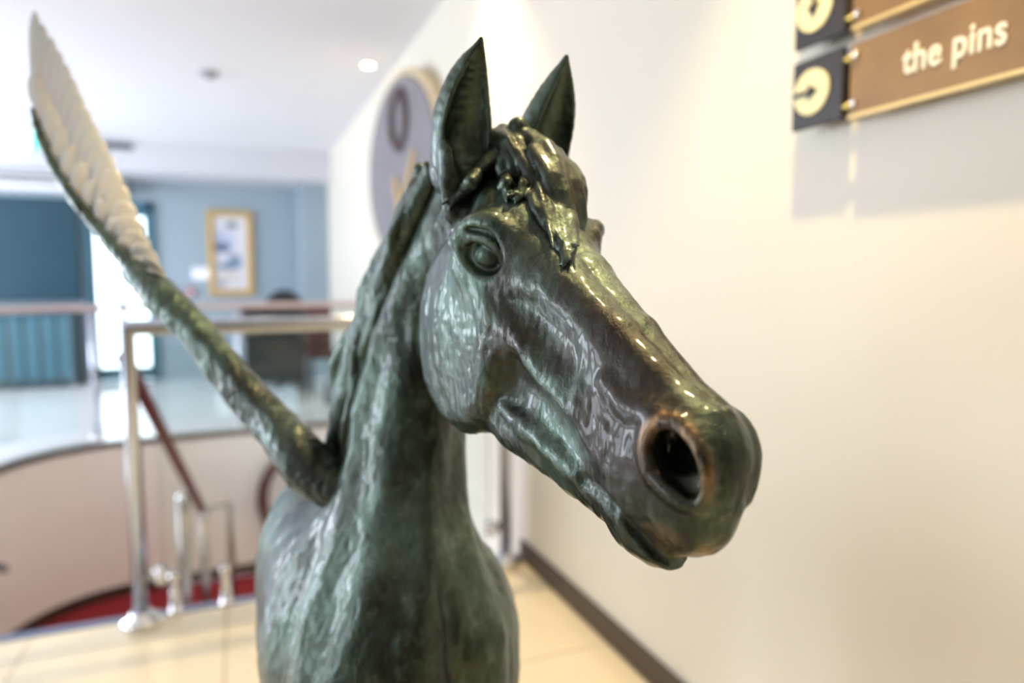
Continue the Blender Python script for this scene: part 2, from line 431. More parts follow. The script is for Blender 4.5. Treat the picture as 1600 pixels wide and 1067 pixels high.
nt_ = empty('wall_notice', (-0.37, 9.39, 1.23)); tag(nt_, 'small white notice on the blue wall beside the gold framed picture', 'notice')
bpy.context.view_layer.update()
own(MB().box((-0.475, 9.385, 1.235), (-0.28, 9.397, 1.375), 0.004).build('sheet', emis('glowing_notice', (0.9, 0.93, 1.0), 0.25), nt_), nt_)  # paper sheet given a faint glow of its own, not a lamp
own(MB().box((-0.45, 9.3825, 1.335), (-0.33, 9.3855, 1.35)).build('print_line', M['midgrey'], nt_), nt_)
cp = empty('alarm_point', (-0.5, 9.38, 1.05)); tag(cp, 'small red fire alarm call point on the blue wall', 'alarm')
bpy.context.view_layer.update()
own(MB().box((-0.545, 9.36, 1.03), (-0.455, 9.397, 1.12), 0.008).build('housing', M['redplastic'], cp), cp)
own(MB().box((-0.525, 9.354, 1.05), (-0.475, 9.362, 1.09), 0.002).build('glass_plate', M['white'], cp), cp)

# dark furniture beyond the stairwell
dk = empty('black_desk', (0.35, 7.2, 0)); tag(dk, 'black desk on thin legs beyond the far balustrade', 'desk')
bpy.context.view_layer.update()
own(MB().box((0.06, 6.95, 0.66), (0.66, 7.55, 0.70), 0.006).build('desk_top', M['black'], dk), dk)
own(MB().box((0.08, 6.98, 0.22), (0.60, 7.01, 0.66), 0.004).build('modesty_panel', M['blackleather'], dk), dk)
for x in (0.10, 0.60):
    for y in (6.97, 7.5): own(MB().box((x, y, 0), (x + 0.035, y + 0.035, 0.66), 0.004).build('leg', M['black'], dk), dk)
mo = empty('monitor', (0.24, 7.2, 0.70)); tag(mo, 'dark flat monitor standing on the black desk', 'monitor')
bpy.context.view_layer.update()
own(MB().box((0.06, 7.2, 0.78), (0.46, 7.23, 0.95), 0.008).build('screen', M['black'], mo), mo)
own(MB().tube([(0.26, 7.22, 0.715), (0.26, 7.22, 0.82)], 0.015, 10).build('neck', M['grey'], mo), mo)
own(MB().box((0.18, 7.15, 0.70), (0.34, 7.29, 0.714), 0.004).build('foot', M['grey'], mo), mo)
oc = empty('office_chair', (0.52, 7.95, 0)); tag(oc, 'black office chair with rounded back behind the black desk', 'chair')
bpy.context.view_layer.update()
own(MB().lathe([(0.02, -0.05), (0.20, -0.04), (0.25, 0.0), (0.20, 0.04), (0.02, 0.05)], (0, 0, 0), 'Y', 28).xform(Matrix.Translation((0.52, 8.08, 0.80)) @ Matrix.Diagonal((1.0, 1, 1.25, 1))).build('backrest', M['blackleather'], oc), oc)
own(MB().box((0.28, 7.72, 0.42), (0.76, 8.12, 0.50), 0.03).build('seat', M['blackleather'], oc), oc)
own(MB().tube([(0.52, 7.92, 0.07), (0.52, 7.92, 0.43)], 0.03, 12).build('column', M['chrome'], oc), oc)
for k in range(5):
    a = 2 * math.pi * k / 5 + 0.3
    own(MB().tube([(0.52, 7.92, 0.09), (0.52 + 0.26 * math.cos(a), 7.92 + 0.26 * math.sin(a), 0.03)], [0.022, 0.016], 10).build('leg', M['grey'], oc), oc)
rc = empty('red_chair', (0.82, 7.35, 0)); tag(rc, 'dark red upholstered chair beside the black desk', 'chair')
bpy.context.view_layer.update()
own(MB().box((0.70, 7.62, 0.46), (0.98, 7.68, 0.98), 0.025).build('backrest', M['darkred'], rc), rc)
own(MB().box((0.69, 7.24, 0.40), (0.99, 7.66, 0.47), 0.02).build('seat', M['darkred'], rc), rc)
for x in (0.71, 0.945):
    for y in (7.26, 7.62): own(MB().box((x, y, 0), (x + 0.028, y + 0.028, 0.41), 0.004).build('leg', M['black'], rc), rc)
bgp = empty('black_bag', (1.0, 6.85, 0)); tag(bgp, 'slumped black bag on the floor by the white wall', 'bag')
bpy.context.view_layer.update()
own(MB().lathe([(0.02, 0.0), (0.14, 0.0), (0.155, 0.08), (0.13, 0.18), (0.07, 0.27), (0.02, 0.30)], (0, 0, 0), 'Z', 18).xform(Matrix.Translation((0.93, 6.85, 0.0)) @ Matrix.Diagonal((1.0, 0.8, 1.0, 1))).build('sack', M['blackleather'], bgp), bgp)
own(MB().tube([(0.86, 6.85, 0.25), (0.88, 6.84, 0.33), (0.93, 6.83, 0.36), (0.98, 6.84, 0.33), (1.0, 6.85, 0.25)], 0.01, 8).build('strap', M['black'], bgp), bgp)

# ------------------------------------------------------------------ clock
ck = empty('wall_clock', (1.10, 4.35, 1.93)); tag(ck, 'large round wall clock with cream case and gold hands', 'clock')
bpy.context.view_layer.update()
CKM = Matrix.Translation((1.0, 4.28, 1.90)) @ Matrix.Rotation(math.radians(9), 4, 'Z')
CR = 0.60
M['clockring'] = mat('clock_ring', (0.22, 0.20, 0.22), 0.4, var=0.1)
own(MB().lathe([(CR - 0.09, 0.02), (CR - 0.06, -0.012), (CR - 0.03, -0.02), (CR, 0.0), (CR, 0.10)], (0, 0, 0), 'X', 64).xform(CKM).build('case', M['clockcase'], ck), ck)
own(MB().lathe([(CR - 0.045, -0.0185), (CR - 0.06, -0.024), (CR - 0.085, -0.02), (CR - 0.10, -0.013)], (0, 0, 0), 'X', 64).xform(CKM).build('bezel', M['clockring'], ck), ck)
own(MB().lathe([(CR - 0.085, -0.012), (CR - 0.085, 0.0)], (0, 0, 0), 'X', 64).xform(CKM).build('face', M['clockface'], ck), ck)
own(MB().tube([(-0.016, 0.115 * math.cos(t), 0.30 + 0.17 * math.sin(t)) for t in np.linspace(0, 2 * math.pi, 33)], 0.032, 10, caps=False).xform(CKM).build('emblem_ring', M['clockmark'], ck), ck)
for ang, ln, wd_ in ((0.62, 0.42, 0.022), (-0.30, 0.24, 0.026)):
    own(MB().box((-0.03, -wd_, -0.05), (-0.024, wd_, ln), 0.002).xform(CKM @ Matrix.Translation((0, 0, -0.27)) @ Matrix.Rotation(ang, 4, 'X')).build('hand', M['gold'], ck), ck)
own(MB().lathe([(0.035, -0.036), (0.04, -0.03), (0.04, -0.012)], (0, 0, -0.27), 'X', 24).xform(CKM).build('hub', M['gold'], ck), ck)

# ------------------------------------------------------------------ direction signs
def ring_icon(root, y, z, sx, ang):
    T = Matrix.Translation((sx - 0.0015, y, z)) @ Matrix.Rotation(ang, 4, 'X')
    own(MB().lathe([(0.044, -0.002), (0.044, 0.002)], (0, 0, 0), 'X', 40).xform(T).build('disc', M['signring'], root), root)
    # arrow, pointing along local -y (towards the viewer's right) from the rim to the middle
    mb = MB(); x0, x1 = -0.0045, -0.0015
    mb.box((x0, -0.002, -0.0045), (x1, 0.045, 0.0045))
    v = [(-0.018, 0.0), (0.008, 0.016), (0.003, 0.0), (0.008, -0.016)]
    a = [mb.bm.verts.new((x0, p, q)) for p, q in v]; c = [mb.bm.verts.new((x1, p, q)) for p, q in v]
    mb.bm.faces.new(a); mb.bm.faces.new(c[::-1])
    for i in range(4): mb.bm.faces.new((a[i], c[i], c[(i + 1) % 4], a[(i + 1) % 4]))
    own(mb.xform(T).build('arrow', M['signblack'], root), root)
def text_mesh(txt, size):
    cu = bpy.data.curves.new('lettering', 'FONT'); cu.body = txt; cu.size = size; cu.extrude = 0.0012; cu.offset = size * 0.018; cu.space_character = 1.04
    to = bpy.data.objects.new('lettering', cu); COL.objects.link(to)
    bpy.context.view_layer.update()
    me = bpy.data.meshes.new_from_object(to.evaluated_get(bpy.context.evaluated_depsgraph_get()))
    bpy.data.objects.remove(to, do_unlink=True)
    return me
PX = 1.075
for z0, label_a, label_b, txt, ang in ((1.507, 'black arrow tile pointing right beside the pins plaque', 'brown plaque reading the pins with silver screws', 'the pins', 0.0),
                                       (1.667, 'upper black arrow tile pointing down on the wall', 'upper brown plaque cut off by the top of the photo', None, R90)):
    t1 = empty('arrow_sign', (PX, 1.055, z0)); tag(t1, label_a, 'sign')
    bpy.context.view_layer.update()
    own(MB().box((PX, 0.992, z0), (PX + 0.012, 1.118, z0 + 0.135), 0.003).build('tile_plate', M['signblack'], t1), t1)
    ring_icon(t1, 1.066, z0 + 0.068, PX, ang)
    own(MB().box((PX + 0.012, 1.02, z0 + 0.02), (WX, 1.10, z0 + 0.115)).build('mounting_block', M['signblack'], t1), t1)
    t2 = empty('plaque', (PX, 0.7, z0)); tag(t2, label_b, 'sign')
    bpy.context.view_layer.update()
    own(MB().box((PX, 0.30, z0), (PX + 0.010, 0.976, z0 + 0.13), 0.0015).build('board', M['bronzeplaque'], t2), t2)
    own(MB().box((PX - 0.001, 0.30, z0 - 0.004), (PX + 0.012, 0.977, z0 + 0.003), 0.001).build('edge_strip', M['plaqueedge'], t2), t2)
    for z in (z0 + 0.022, z0 + 0.108):
        own(MB().lathe([(0.003, -0.007), (0.0075, -0.005), (0.008, 0.0)], (PX, 0.964, z), 'X', 20).build('screw', M['chrome'], t2), t2)
        own(MB().tube([(PX + 0.006, 0.975, z), (PX + 0.006, 0.996, z)], 0.006, 12).build('pin', M['brass'], t2), t2)
        for yk in (0.33, 0.94):
            own(MB().tube([(PX + 0.01, yk, z), (WX, yk, z)], 0.006, 10).build('standoff', M['brass'], t2), t2)
    if txt:
        me = text_mesh(txt, 0.066)
        xsz = [v.co.x for v in me.vertices]; wdt = max(xsz) - min(xsz); mn = min(xsz)
        Tm = Matrix(((0, 0, -1, PX - 0.0012), (-1, 0, 0, 0.866), (0, 1, 0, z0 + 0.047), (0, 0, 0, 1))) @ Matrix.Diagonal((0.172 / wdt, 1, 1, 1)) @ Matrix.Translation((-mn, 0, 0))
        me.transform(Tm)
        own(obj('lettering', me, M['letter'], t2), t2)

# ------------------------------------------------------------------ ceiling fittings
M['lampglow'] = emis('lamp_glow', (1.0, 0.86, 0.62), 40.0)
def downlight(x, y, en, label, col=(1.0, 0.72, 0.34)):
    d = empty('downlight', (x, y, CZ)); tag(d, label, 'downlight', 'warm ceiling downlights')
    bpy.context.view_layer.update()
    own(MB().lathe([(0.052, 0.0), (0.052, -0.006), (0.045, -0.010), (0.038, -0.006), (0.036, 0.0)], (x, y, CZ - 0.0005), n=28).build('trim_ring', M['white'], d), d)
    own(MB().lathe([(0.034, -0.004), (0.034, -0.001)], (x, y, CZ), n=24).build('lamp', M['lampglow'], d), d)
    l = bpy.data.lights.new('downlight_beam', 'SPOT'); l.energy = en; l.color = col; l.spot_size = math.radians(95); l.spot_blend = 0.6; l.shadow_soft_size = 0.03
    o = bpy.data.objects.new('downlight_beam', l); COL.objects.link(o); o.parent = d; o.location = (0, 0, -0.03)
downlight(0.95, 5.10, 40, 'glowing ceiling downlight beyond the round clock')
downlight(0.95, 3.02, 150, 'ceiling downlight above the wall over the near balustrade')
downlight(0.70, 0.78, 165, 'ceiling downlight above the wall signs')
downlight(0.72, -1.25, 170, 'added ceiling downlight out of view behind the camera, brightening the horse nose')  # added unseen lamp, warms the top and front of the nose
downlight(-0.45, 3.95, 70, 'added ceiling downlight out of view, brightening the curved stairwell wall', (1.0, 0.88, 0.74))  # added fill lamp just out of view, lifts the curved wall
dt = empty('smoke_detector', (-0.12, 5.72, CZ)); tag(dt, 'small grey smoke detector on the ceiling', 'detector')
bpy.context.view_layer.update()
own(MB().lathe([(0.07, 0.0), (0.07, -0.012), (0.055, -0.03), (0.02, -0.036)], (-0.12, 5.72, CZ - 0.0005), n=28).build('housing', M['midgrey'], dt), dt)
own(MB().lathe([(0.02, -0.036), (0.018, -0.044), (0.004, -0.046)], (-0.12, 5.72, CZ - 0.0005), n=16).build('sensor', M['grey'], dt), dt)

# ------------------------------------------------------------------ the winged horse (implicit surface, meshed with surface nets)
# sculpture units: 1 unit = 7 mm.  H frame: x poll->muzzle, y horse's left, z out of the forehead.  Q frame: x right, y down, z depth of the statue's stand.
HS = 0.007
HR = np.array([[0.39082196, 0.89150462, 0.22908015], [0.52054869, -0.00881243, -0.85378651], [-0.75913586, 0.45292589, -0.46751566]])
HT = np.array([-2.39216536, -23.586577, 95.80855043])
HR32, HT32 = HR.astype(np.float32), HT.astype(np.float32)
def q2w(q):
    q = np.asarray(q) * HS
    return CP + q[..., 0:1] * RV - q[..., 1:2] * UV + q[..., 2:3] * FV
def h2q(h): return h @ HR32.T + HT32 if h.dtype == np.float32 else h @ HR.T + HT
def w2q(p):
    d = (np.asarray(p) - CP) / HS
    return np.stack([d @ RV, -(d @ UV), d @ FV], -1)
def Pq(u, v, d):
    return np.array([(u - 800) / 1066.7 * d, (v - 533.5) / 1066.7 * d, d])
def Ph(u, v, y):
    """H-frame point seen at (u, v) whose lateral offset towards the horse's right is y"""
    d = HR.T @ np.array([(u - 800) / 1066.7, (v - 533.5) / 1066.7, 1.0]); o = HR.T @ (-HT)
    k = (-y - o[1]) / d[1]; q = o + k * d
    return np.array([q[0], y, q[2]])

def smin(a, b, k):
    h = np.maximum(k - np.abs(a - b), 0.0) / k
    return np.minimum(a, b) - h * h * k * 0.25
def smax(a, b, k): return -smin(-a, -b, k)

class Op:
    pass
def _op(kind, frame, k, fn, c, rad, sign=1, sym=True):
    o = Op(); o.kind, o.frame, o.k, o.fn, o.c, o.rad, o.sym = kind, frame, k, fn, np.array(c, float), rad, sym
    return o
def ell(c, r, rot=None):
    c = np.array(c, np.float32); r = np.array(r, np.float32)
    if rot is not None: rot = rot.astype(np.float32)
    def f(p):
        q = p - c
        if rot is not None: q = q @ rot
        a = q / r
        k0 = np.sqrt((a * a).sum(1)) + 1e-9
        b = a / r
        k1 = np.sqrt((b * b).sum(1)) + 1e-9
        return k0 * (k0 - 1) / k1
    return f, c, float(r.max())
def chain(pts, k=None):
    P = np.array([p[:3] for p in pts], np.float32); Rr = np.array([p[3] for p in pts], np.float32)
    def f(p):
        res = None
        for i in range(len(P) - 1):
            ba = P[i + 1] - P[i]; pa = p - P[i]
            t = np.clip(pa @ ba / (ba @ ba), 0, 1)
            d = pa - t[:, None] * ba
            d = np.sqrt((d * d).sum(1)) - (Rr[i] + t * (Rr[i + 1] - Rr[i]))
            res = d if res is None else (np.minimum(res, d) if k is None else smin(res, d, k))
        return res
    c = (P.max(0) + P.min(0)) / 2
    return f, c, float(np.sqrt(((P - c) ** 2).sum(1)).max() + Rr.max())
def sm(pts, n=3):
    """Catmull-Rom resampling of a chain"""
    P = np.array(pts, float); out = []
    for i in range(len(P) - 1):
        a, b, c, d = P[max(i - 1, 0)], P[i], P[i + 1], P[min(i + 2, len(P) - 1)]
        for k in range(n):
            t = k / n
            out.append(0.5 * (2 * b + (c - a) * t + (2 * a - 5 * b + 4 * c - d) * t * t + (3 * b - a - 3 * c + d) * t ** 3))
    out.append(P[-1])
    return [tuple(o[:3]) + (max(float(o[3]), 0.05),) for o in out]
def disc(c, R, h, rd):
    """rounded puck whose axis is y"""
    c = np.array(c, float)
    def f(p):
        q = p - c
        r = np.sqrt(q[:, 0] ** 2 + q[:, 2] ** 2) - (R - rd); y = np.abs(q[:, 1]) - (h - rd)
        return np.sqrt(np.maximum(r, 0) ** 2 + np.maximum(y, 0) ** 2) + np.minimum(np.maximum(r, y), 0) - rd
    return f, c, R + h
NYAW = math.radians(22)
NL = np.array([math.cos(NYAW), 0, math.sin(NYAW)]); NS = np.array([math.sin(NYAW), 0, -math.cos(NYAW)])
LOFT = np.array([  # y, cx, cz, half width, half depth
    (-26, -6.5, 105.0, 4.5, 5.0), (-15, -10.0, 111.0, 6.8, 8.5), (-8, -13.4, 117.0, 8.0, 10.8), (0, -16.0, 120.0, 8.8, 12.0),
    (6, -17.4, 120.5, 9.1, 12.4), (17, -18.8, 119.5, 9.4, 13.2), (25, -18.8, 118.0, 9.7, 14.2), (31, -19.0, 116.5, 10.7, 16.0),
    (37, -19.2, 115.0, 13.0, 18.2), (44, -19.6, 114.5, 15.6, 19.8), (54, -20.4, 115.0, 17.0, 20.4), (66, -21.0, 116.0, 16.6, 19.0), (80, -22.0, 117, 12.0, 13.0)], float)
def cub(x, xp, fp):
    x = np.clip(x, xp[0], xp[-1]); i = np.clip(np.searchsorted(xp, x) - 1, 0, len(xp) - 2)
    m = np.gradient(fp, xp); h = xp[i + 1] - xp[i]; t = (x - xp[i]) / h
    return (2 * t**3 - 3 * t**2 + 1) * fp[i] + (t**3 - 2 * t**2 + t) * h * m[i] + (-2 * t**3 + 3 * t**2) * fp[i + 1] + (t**3 - t**2) * h * m[i + 1]
def loft():
    def f(p):
        y = p[:, 1]
        cx, cz, a, b = (cub(y, LOFT[:, 0], LOFT[:, j]) for j in (1, 2, 3, 4))
        dx = p[:, 0] - cx; dz = p[:, 2] - cz
        l = dx * NL[0] + dz * NL[2]; s = dx * NS[0] + dz * NS[2]
        k0 = np.sqrt((l / a) ** 2 + (s / b) ** 2) + 1e-9
        k1 = np.sqrt((l / a**2) ** 2 + (s / b**2) ** 2) + 1e-9
        d = k0 * (k0 - 1) / k1
        return np.maximum(d, np.maximum(LOFT[0, 0] - y, y - LOFT[-1, 0]))
    return f, (-15, 28, 109), 75.0
def NP(y, ang, off=0.0):
    """point on the neck surface at height y, ang degrees from the front (positive = viewer's right)"""
    cx, cz, a, b = (float(cub(np.array([y]), LOFT[:, 0], LOFT[:, j])[0]) for j in (1, 2, 3, 4))
    an = math.radians(ang)
    v = NL * (a + off) * math.sin(an) + NS * (b + off) * math.cos(an)
    return np.array([cx, y, cz]) + v
def nchain(lst): return chain([(*NP(y, a, off), r) for y, a, off, r in lst], 1.0)

OPS = []
def U(frame, k, prim, sym=True): OPS.append(_op('u', frame, k, *prim, sym=sym))
def Sub(frame, k, prim, sym=True): OPS.append(_op('s', frame, k, *prim, sym=sym))

# --- trunk and neck
U('Q', 1, loft())
BX = np.array([math.sin(math.radians(-12)), 0.05, math.cos(math.radians(-12))]); BX /= np.linalg.norm(BX)
BL = np.cross(np.array([0, 1.0, 0]), BX); BL /= np.linalg.norm(BL); BD = np.cross(BX, BL)
BROT = np.stack([BL, BD, BX], 1)       # columns: lateral, down, backwards
U('Q', 8, ell((-33, 51, 152), (20.5, 24, 46), BROT))
U('Q', 7, ell((-26, 34, 126), (9, 13, 22), BROT))                     # withers
U('Q', 5, ell((-39, 44, 141), (12, 18, 22), BROT))
U('Q', 6, ell((-34, 51, 121), (9.5, 19, 15), BROT))                   # shoulder blades
U('Q', 6, ell((-7.5, 52, 118), (8.5, 17, 14), BROT))
U('Q', 6, ell((-41, 53, 182), (20, 22, 20), BROT))                    # croup
for (lx, lz, dx) in ((-33, 116, 0), (-13, 116, 0)):
    U('Q', 6, chain([(lx, 66, lz, 8.0), (lx + dx, 92, lz + 1, 5.0), (lx, 104, lz + 1, 4.4), (lx, 126, lz + 9, 2.9), (lx, 148, lz + 12, 3.1), (lx, 156, lz + 11, 3.0), (lx, 163, lz + 12, 4.6)], 2))
for (lx, lz) in ((-54, 184), (-30, 187)):
    U('Q', 6, chain([(lx, 66, lz, 10.0), (lx, 84, lz - 3, 7.5), (lx, 100, lz + 6, 4.6), (lx, 112, lz + 13, 3.8), (lx, 134, lz + 20, 3.0), (lx, 150, lz + 21, 3.0), (lx, 156, lz + 21, 4.6)], 2))
U('Q', 4, chain([(-44, 42, 199, 3.5), (-48, 50, 210, 4.5), (-49, 80, 214, 5), (-49, 110, 213, 3.5), (-48, 132, 210, 1.2)], 3))
# neck muscles
U('Q', 2.5, nchain([(-10, -66, -1.6, 1.8), (0, -70, -1.6, 2.2), (12, -74, -1.5, 2.5), (22, -76, -1.5, 2.6), (32, -72, -1.4, 3.0), (42, -68, -2.2, 3.6), (54, -62, -2.6, 4)]))
U('Q', 3.0, nchain([(4, -30, -2.6, 2.6), (16, -34, -2.6, 3.0), (28, -32, -2.8, 3.2), (38, -36, -2.4, 3.4), (50, -40, -2.6, 3.8), (62, -36, -3, 4.0)]))
U('Q', 2.4, nchain([(0, 14, -2.2, 2.0), (14, 12, -2.1, 2.3), (27, 6, -2.2, 2.6), (38, 0, -2.4, 2.6), (50, -4, -2.6, 2.6)]))
U('Q', 2.4, nchain([(0, 54, -2.0, 2.0), (14, 56, -1.8, 2.2), (26, 48, -1.8, 2.6), (36, 44, -1.6, 3.0), (46, 44, -1.2, 3.6), (58, 40, -1.6, 4.0)]))
U('Q', 2.0, nchain([(6, 86, -1.2, 1.5), (18, 86, -1.1, 1.6), (28, 80, -0.8, 1.8), (34, 74, -1.2, 2.0), (40, 70, -2, 2.0)]))
Sub('Q', 2.0, nchain([(36, 14, 0.6, 1.2), (46, 18, 0.5, 1.6), (58, 22, 0.4, 1.8)]))

def evalops(ops, H=None, Q=None, sel=None):
    Ha = H * np.array([1, 1, 1]); Ha = Ha.copy(); Ha[:, 1] = np.abs(Ha[:, 1])
    Hn = H.copy(); Hn[:, 1] = -Hn[:, 1]
    d = np.full(len(H), 40.0, H.dtype)
    for i, o in enumerate(ops):
        if sel is not None and not sel[i]: continue
        p = Q if o.frame == 'Q' else (Ha if o.sym else Hn)
        v = o.fn(p)
        d = smin(d, v, o.k) if o.kind == 'u' else smax(d, -v, o.k)
    return d


def on_skin(lst, sink=0.0):
    """points where sight lines through the listed places meet the form modelled so far, in the mirrored H frame; sink > 0 pushes them into the bronze"""
    L = np.array([p[:2] for p in lst], float)
    D = np.stack([(L[:, 0] - 800) / 1066.7, (L[:, 1] - 533.5) / 1066.7, np.ones(len(L))], 1); D /= np.linalg.norm(D, axis=1, keepdims=True)
    t = np.full(len(L), 30.0)
    for _ in range(70):
        Q = D * t[:, None]
        t = t + np.clip(evalops(OPS, (Q - HT) @ HR, Q), -0.5, 3.0) * 0.85
    H = (D * (t + sink)[:, None] - HT) @ HR
    H[:, 1] = -H[:, 1]
    return H
def skin_chain(lst, sink=0.0):
    H = on_skin(lst, sink)
    return [(*h, p[2]) for h, p in zip(H, lst)]

# --- head (mirrored about y = 0)
def unit(v): v = np.array(v, float); return v / np.linalg.norm(v)
U('H', 5, ell((8, 0, -6.5), (12, 7.2, 8.0)))
U('H', 3.5, chain([(16, 2.4, -4.2, 4.3), (26, 1.5, -4.4, 3.8), (38, 0.7, -5.2, 3.3), (53, 0.3, -5.7, 2.7)], 1))
U('H', 3.0, ell((13, 0, -2.0), (9, 6.0, 4.4)))
U('H', 4, chain([(16, 3.2, -9, 5.2), (28, 1.9, -10.2, 4.7), (40, 0.8, -10.6, 3.9), (49, 0.5, -10.4, 3.6)], 1))
U('H', 4, chain([(16, 2.6, -15, 5.8), (32, 1.3, -15.5, 4.7), (48, 0.9, -13.5, 3.8)], 1))
U('H', 3, chain([(15, 2.6, -23.0, 5.2), (28, 1.6, -21.6, 4.5), (40, 1.0, -18.8, 3.5), (50, 0.7, -16.8, 2.8)], 1))
U('H', 3, chain([(1, 0, -10, 7.5), (6, 0, -20, 7.5)]))
Sub('H', 2.5, chain([(14.2 + 15.4 * math.cos(t), 7.6, -17.4 + 15.0 * math.sin(t), 2.0) for t in np.radians((150, 170, 190, 210, 230, 250))], 1))
U('H', 0.8, disc((14.2, 0, -17.4), 13.5, 8.4, 3.4))
U('H', 2.5, ell((12.0, 5.6, -18.0), (9.4, 3.7, 10.8)))
Sub('H', 1.6, chain([(*Ph(770, 480, 8.3), 0.8), (*Ph(796, 555, 8.0), 1.5), (*Ph(806, 610, 7.6), 1.8), (*Ph(792, 655, 7.0), 1.2)], 1))
U('H', 1.2, chain([(24, 2.5, -2.6, 1.3), (38, 1.8, -3.2, 1.0), (51, 0.9, -4.0, 0.8)], 1))          # edges of the nose bone
U('H', 2.0, chain([(21, 6.6, -9.6, 1.3), (30, 5.4, -10.6, 1.3), (40, 4.2, -11.8, 0.8)], 1))        # facial crest
Sub('H', 2.0, ell((33, 6.6, -6.6), (8, 1.9, 1.9)))
Sub('H', 2.0, ell((38, 6.2, -15.0), (8, 1.8, 2.2)))
Sub('H', 1.8, ell((29.4, 7.6, -16.4), (2.4, 2.6, 4.6)))
Sub('H', 2.0, ell((7.6, 8.6, -1.4), (2.6, 2.2, 2.0)))
# eye: lids and brow built round a ball that looks outwards and forwards
EC = np.array([17.2, 7.0, -4.9]); EN = unit((0.62, 0.70, 0.35)); ET = unit(np.array([1.0, 0, 0.12]) - EN * (EN @ np.array([1.0, 0, 0.12]))); EU = np.cross(EN, ET); EU = EU if EU[2] > 0 else -EU
def EP(a, b, n, r): return (*(EC + ET * a + EU * b + EN * n), r)
EM = np.stack([ET, EU, EN], 1)
U('H', 4.0, ell(EC - EN * 1.4, (4.8, 3.8, 2.6), EM))
Sub('H', 0.9, ell(EC + EN * 1.6, (3.3, 2.3, 1.9), EM))
U('H', 0.25, ell(EC - EN * 1.75, (2.7, 2.6, 2.6)))
U('H', 1.4, chain(sm([EP(-4.4, -0.6, -0.2, 0.7), EP(-3.4, 2.2, 0.7, 1.1), EP(-0.8, 3.6, 1.2, 1.3), EP(2.4, 3.0, 1.1, 1.2), EP(4.8, 0.6, 0.2, 0.8)], 2)))
U('H', 0.4, chain(sm([EP(-3.4, -1.0, 0.2, 0.4), EP(-2.5, 0.9, 0.9, 0.62), EP(-0.2, 1.7, 1.2, 0.75), EP(2.0, 1.1, 1.0, 0.66), EP(3.8, -1.2, 0.2, 0.42)], 2)))
U('H', 0.4, chain(sm([EP(-3.4, -1.0, 0.2, 0.4), EP(-1.8, -2.2, 0.55, 0.5), EP(0.3, -2.6, 0.7, 0.52), EP(2.4, -2.1, 0.5, 0.46), EP(3.8, -1.2, 0.2, 0.42)], 2)))
U('H', 0.7, chain(sm([EP(-2.6, -3.4, 0.0, 0.3), EP(0.2, -4.2, 0.2, 0.45), EP(3.0, -3.4, 0.0, 0.3)], 2)))
Sub('H', 0.5, chain(sm([EP(-3.0, 1.7, 1.4, 0.3), EP(-0.4, 2.6, 1.9, 0.38), EP(2.4, 2.0, 1.7, 0.3)], 2)))
# muzzle
U('H', 2.5, ell((51.4, 0, -10.0), (6.1, 3.7, 6.7)))
U('H', 1.6, ell((54.4, 0, -12.0), (3.7, 3.0, 4.0)))
U('H', 1.2, ell((51.0, 0, -17.6), (4.6, 3.0, 2.5)))
U('H', 1.5, ell((49.6, 0, -19.0), (2.8, 2.5, 1.9)))
U('H', 2.0, ell((*Ph(1050, 718, 1.7),), (5.0, 2.2, 4.8)))
RIM = sm(skin_chain([(1005, 704, .42), (1013, 676, .5), (1034, 658, .58), (1060, 662, .52), (1084, 686, .5), (1100, 722, .5), (1104, 758, .46), (1094, 788, .38), (1066, 786, .34), (1036, 766, .36), (1013, 738, .4), (1005, 704, .42)], 0.05), 2)
NC = on_skin([(1044, 700), (1062, 730), (1082, 764)])
Sub('H', 0.5, chain([(*NC[0], 1.8), (*NC[1], 2.0), (*NC[2], 1.25)], 0.8))
Sub('H', 0.5, chain([(*(NC[1] + (-.6, 0, .3)), 2.0), (*(NC[1] + (-1.6, -1.6, .4)), 1.8), (50.5, 1.0, -6.6, 1.2)], 0.8))
U('H', 1.1, chain(RIM))
U('H', 0.8, chain([(52.6, 0.5, -3.0, 0.75), (55.4, 0.6, -5.2, 0.8), (57.0, 0.5, -9, 0.7)], 0.5))
U('H', 0.8, chain([(*Ph(1128, 652, -0.6), 0.5), (*Ph(1140, 660, -0.8), 0.6), (*Ph(1142, 676, -0.8), 0.4)]))
MOUTH = skin_chain([(952, 786, .25), (972, 806, .45), (992, 830, .62), (1014, 854, .7), (1038, 872, .66), (1062, 882, .5)], 0.15)
Sub('H', 0.35, chain(sm(MOUTH, 2)))
Sub('H', 0.4, chain([(*MOUTH[-1][:3], 0.5), (57.6, 1.0, -15.0, 0.45), (58.4, 0, -14.8, 0.4)]))
Sub('H', 1.0, chain(sm(skin_chain([(905, 745, .3), (935, 768, .5), (955, 790, .5)], -0.1), 2)))
U('H', 1.6, chain(sm(skin_chain([(948, 596, .3), (966, 622, .6), (992, 640, .7), (1020, 644, .5)], 0.35), 2)))
U('H', 1.6, chain(sm(skin_chain([(790, 640, .4), (850, 692, .6), (905, 740, .5)], 0.35), 2)))
# ears
U('H', 2.0, chain(sm([(0.8, 5.4, 0.0, 4.2), (0.0, 6.1, 5.0, 4.1), (-0.2, 6.5, 9.0, 3.4), (0.0, 6.5, 12.6, 2.2), (0.4, 6.3, 15.0, 1.1), (0.6, 6.2, 16.8, 0.35)])))
Sub('H', 0.6, chain(sm([(4.2, 5.8, 1.8, 2.0), (3.4, 6.4, 5.0, 3.1), (2.8, 6.6, 9.0, 2.6), (2.2, 6.5, 12.4, 1.6), (1.4, 6.3, 15.2, 0.5)])))
U('H', 1.5, chain([(3.0, 8.8, 3.0, 0.8), (4.2, 8.4, -0.8, 1.0), (5.6, 7.6, -4.2, 1.2)], 0.6))

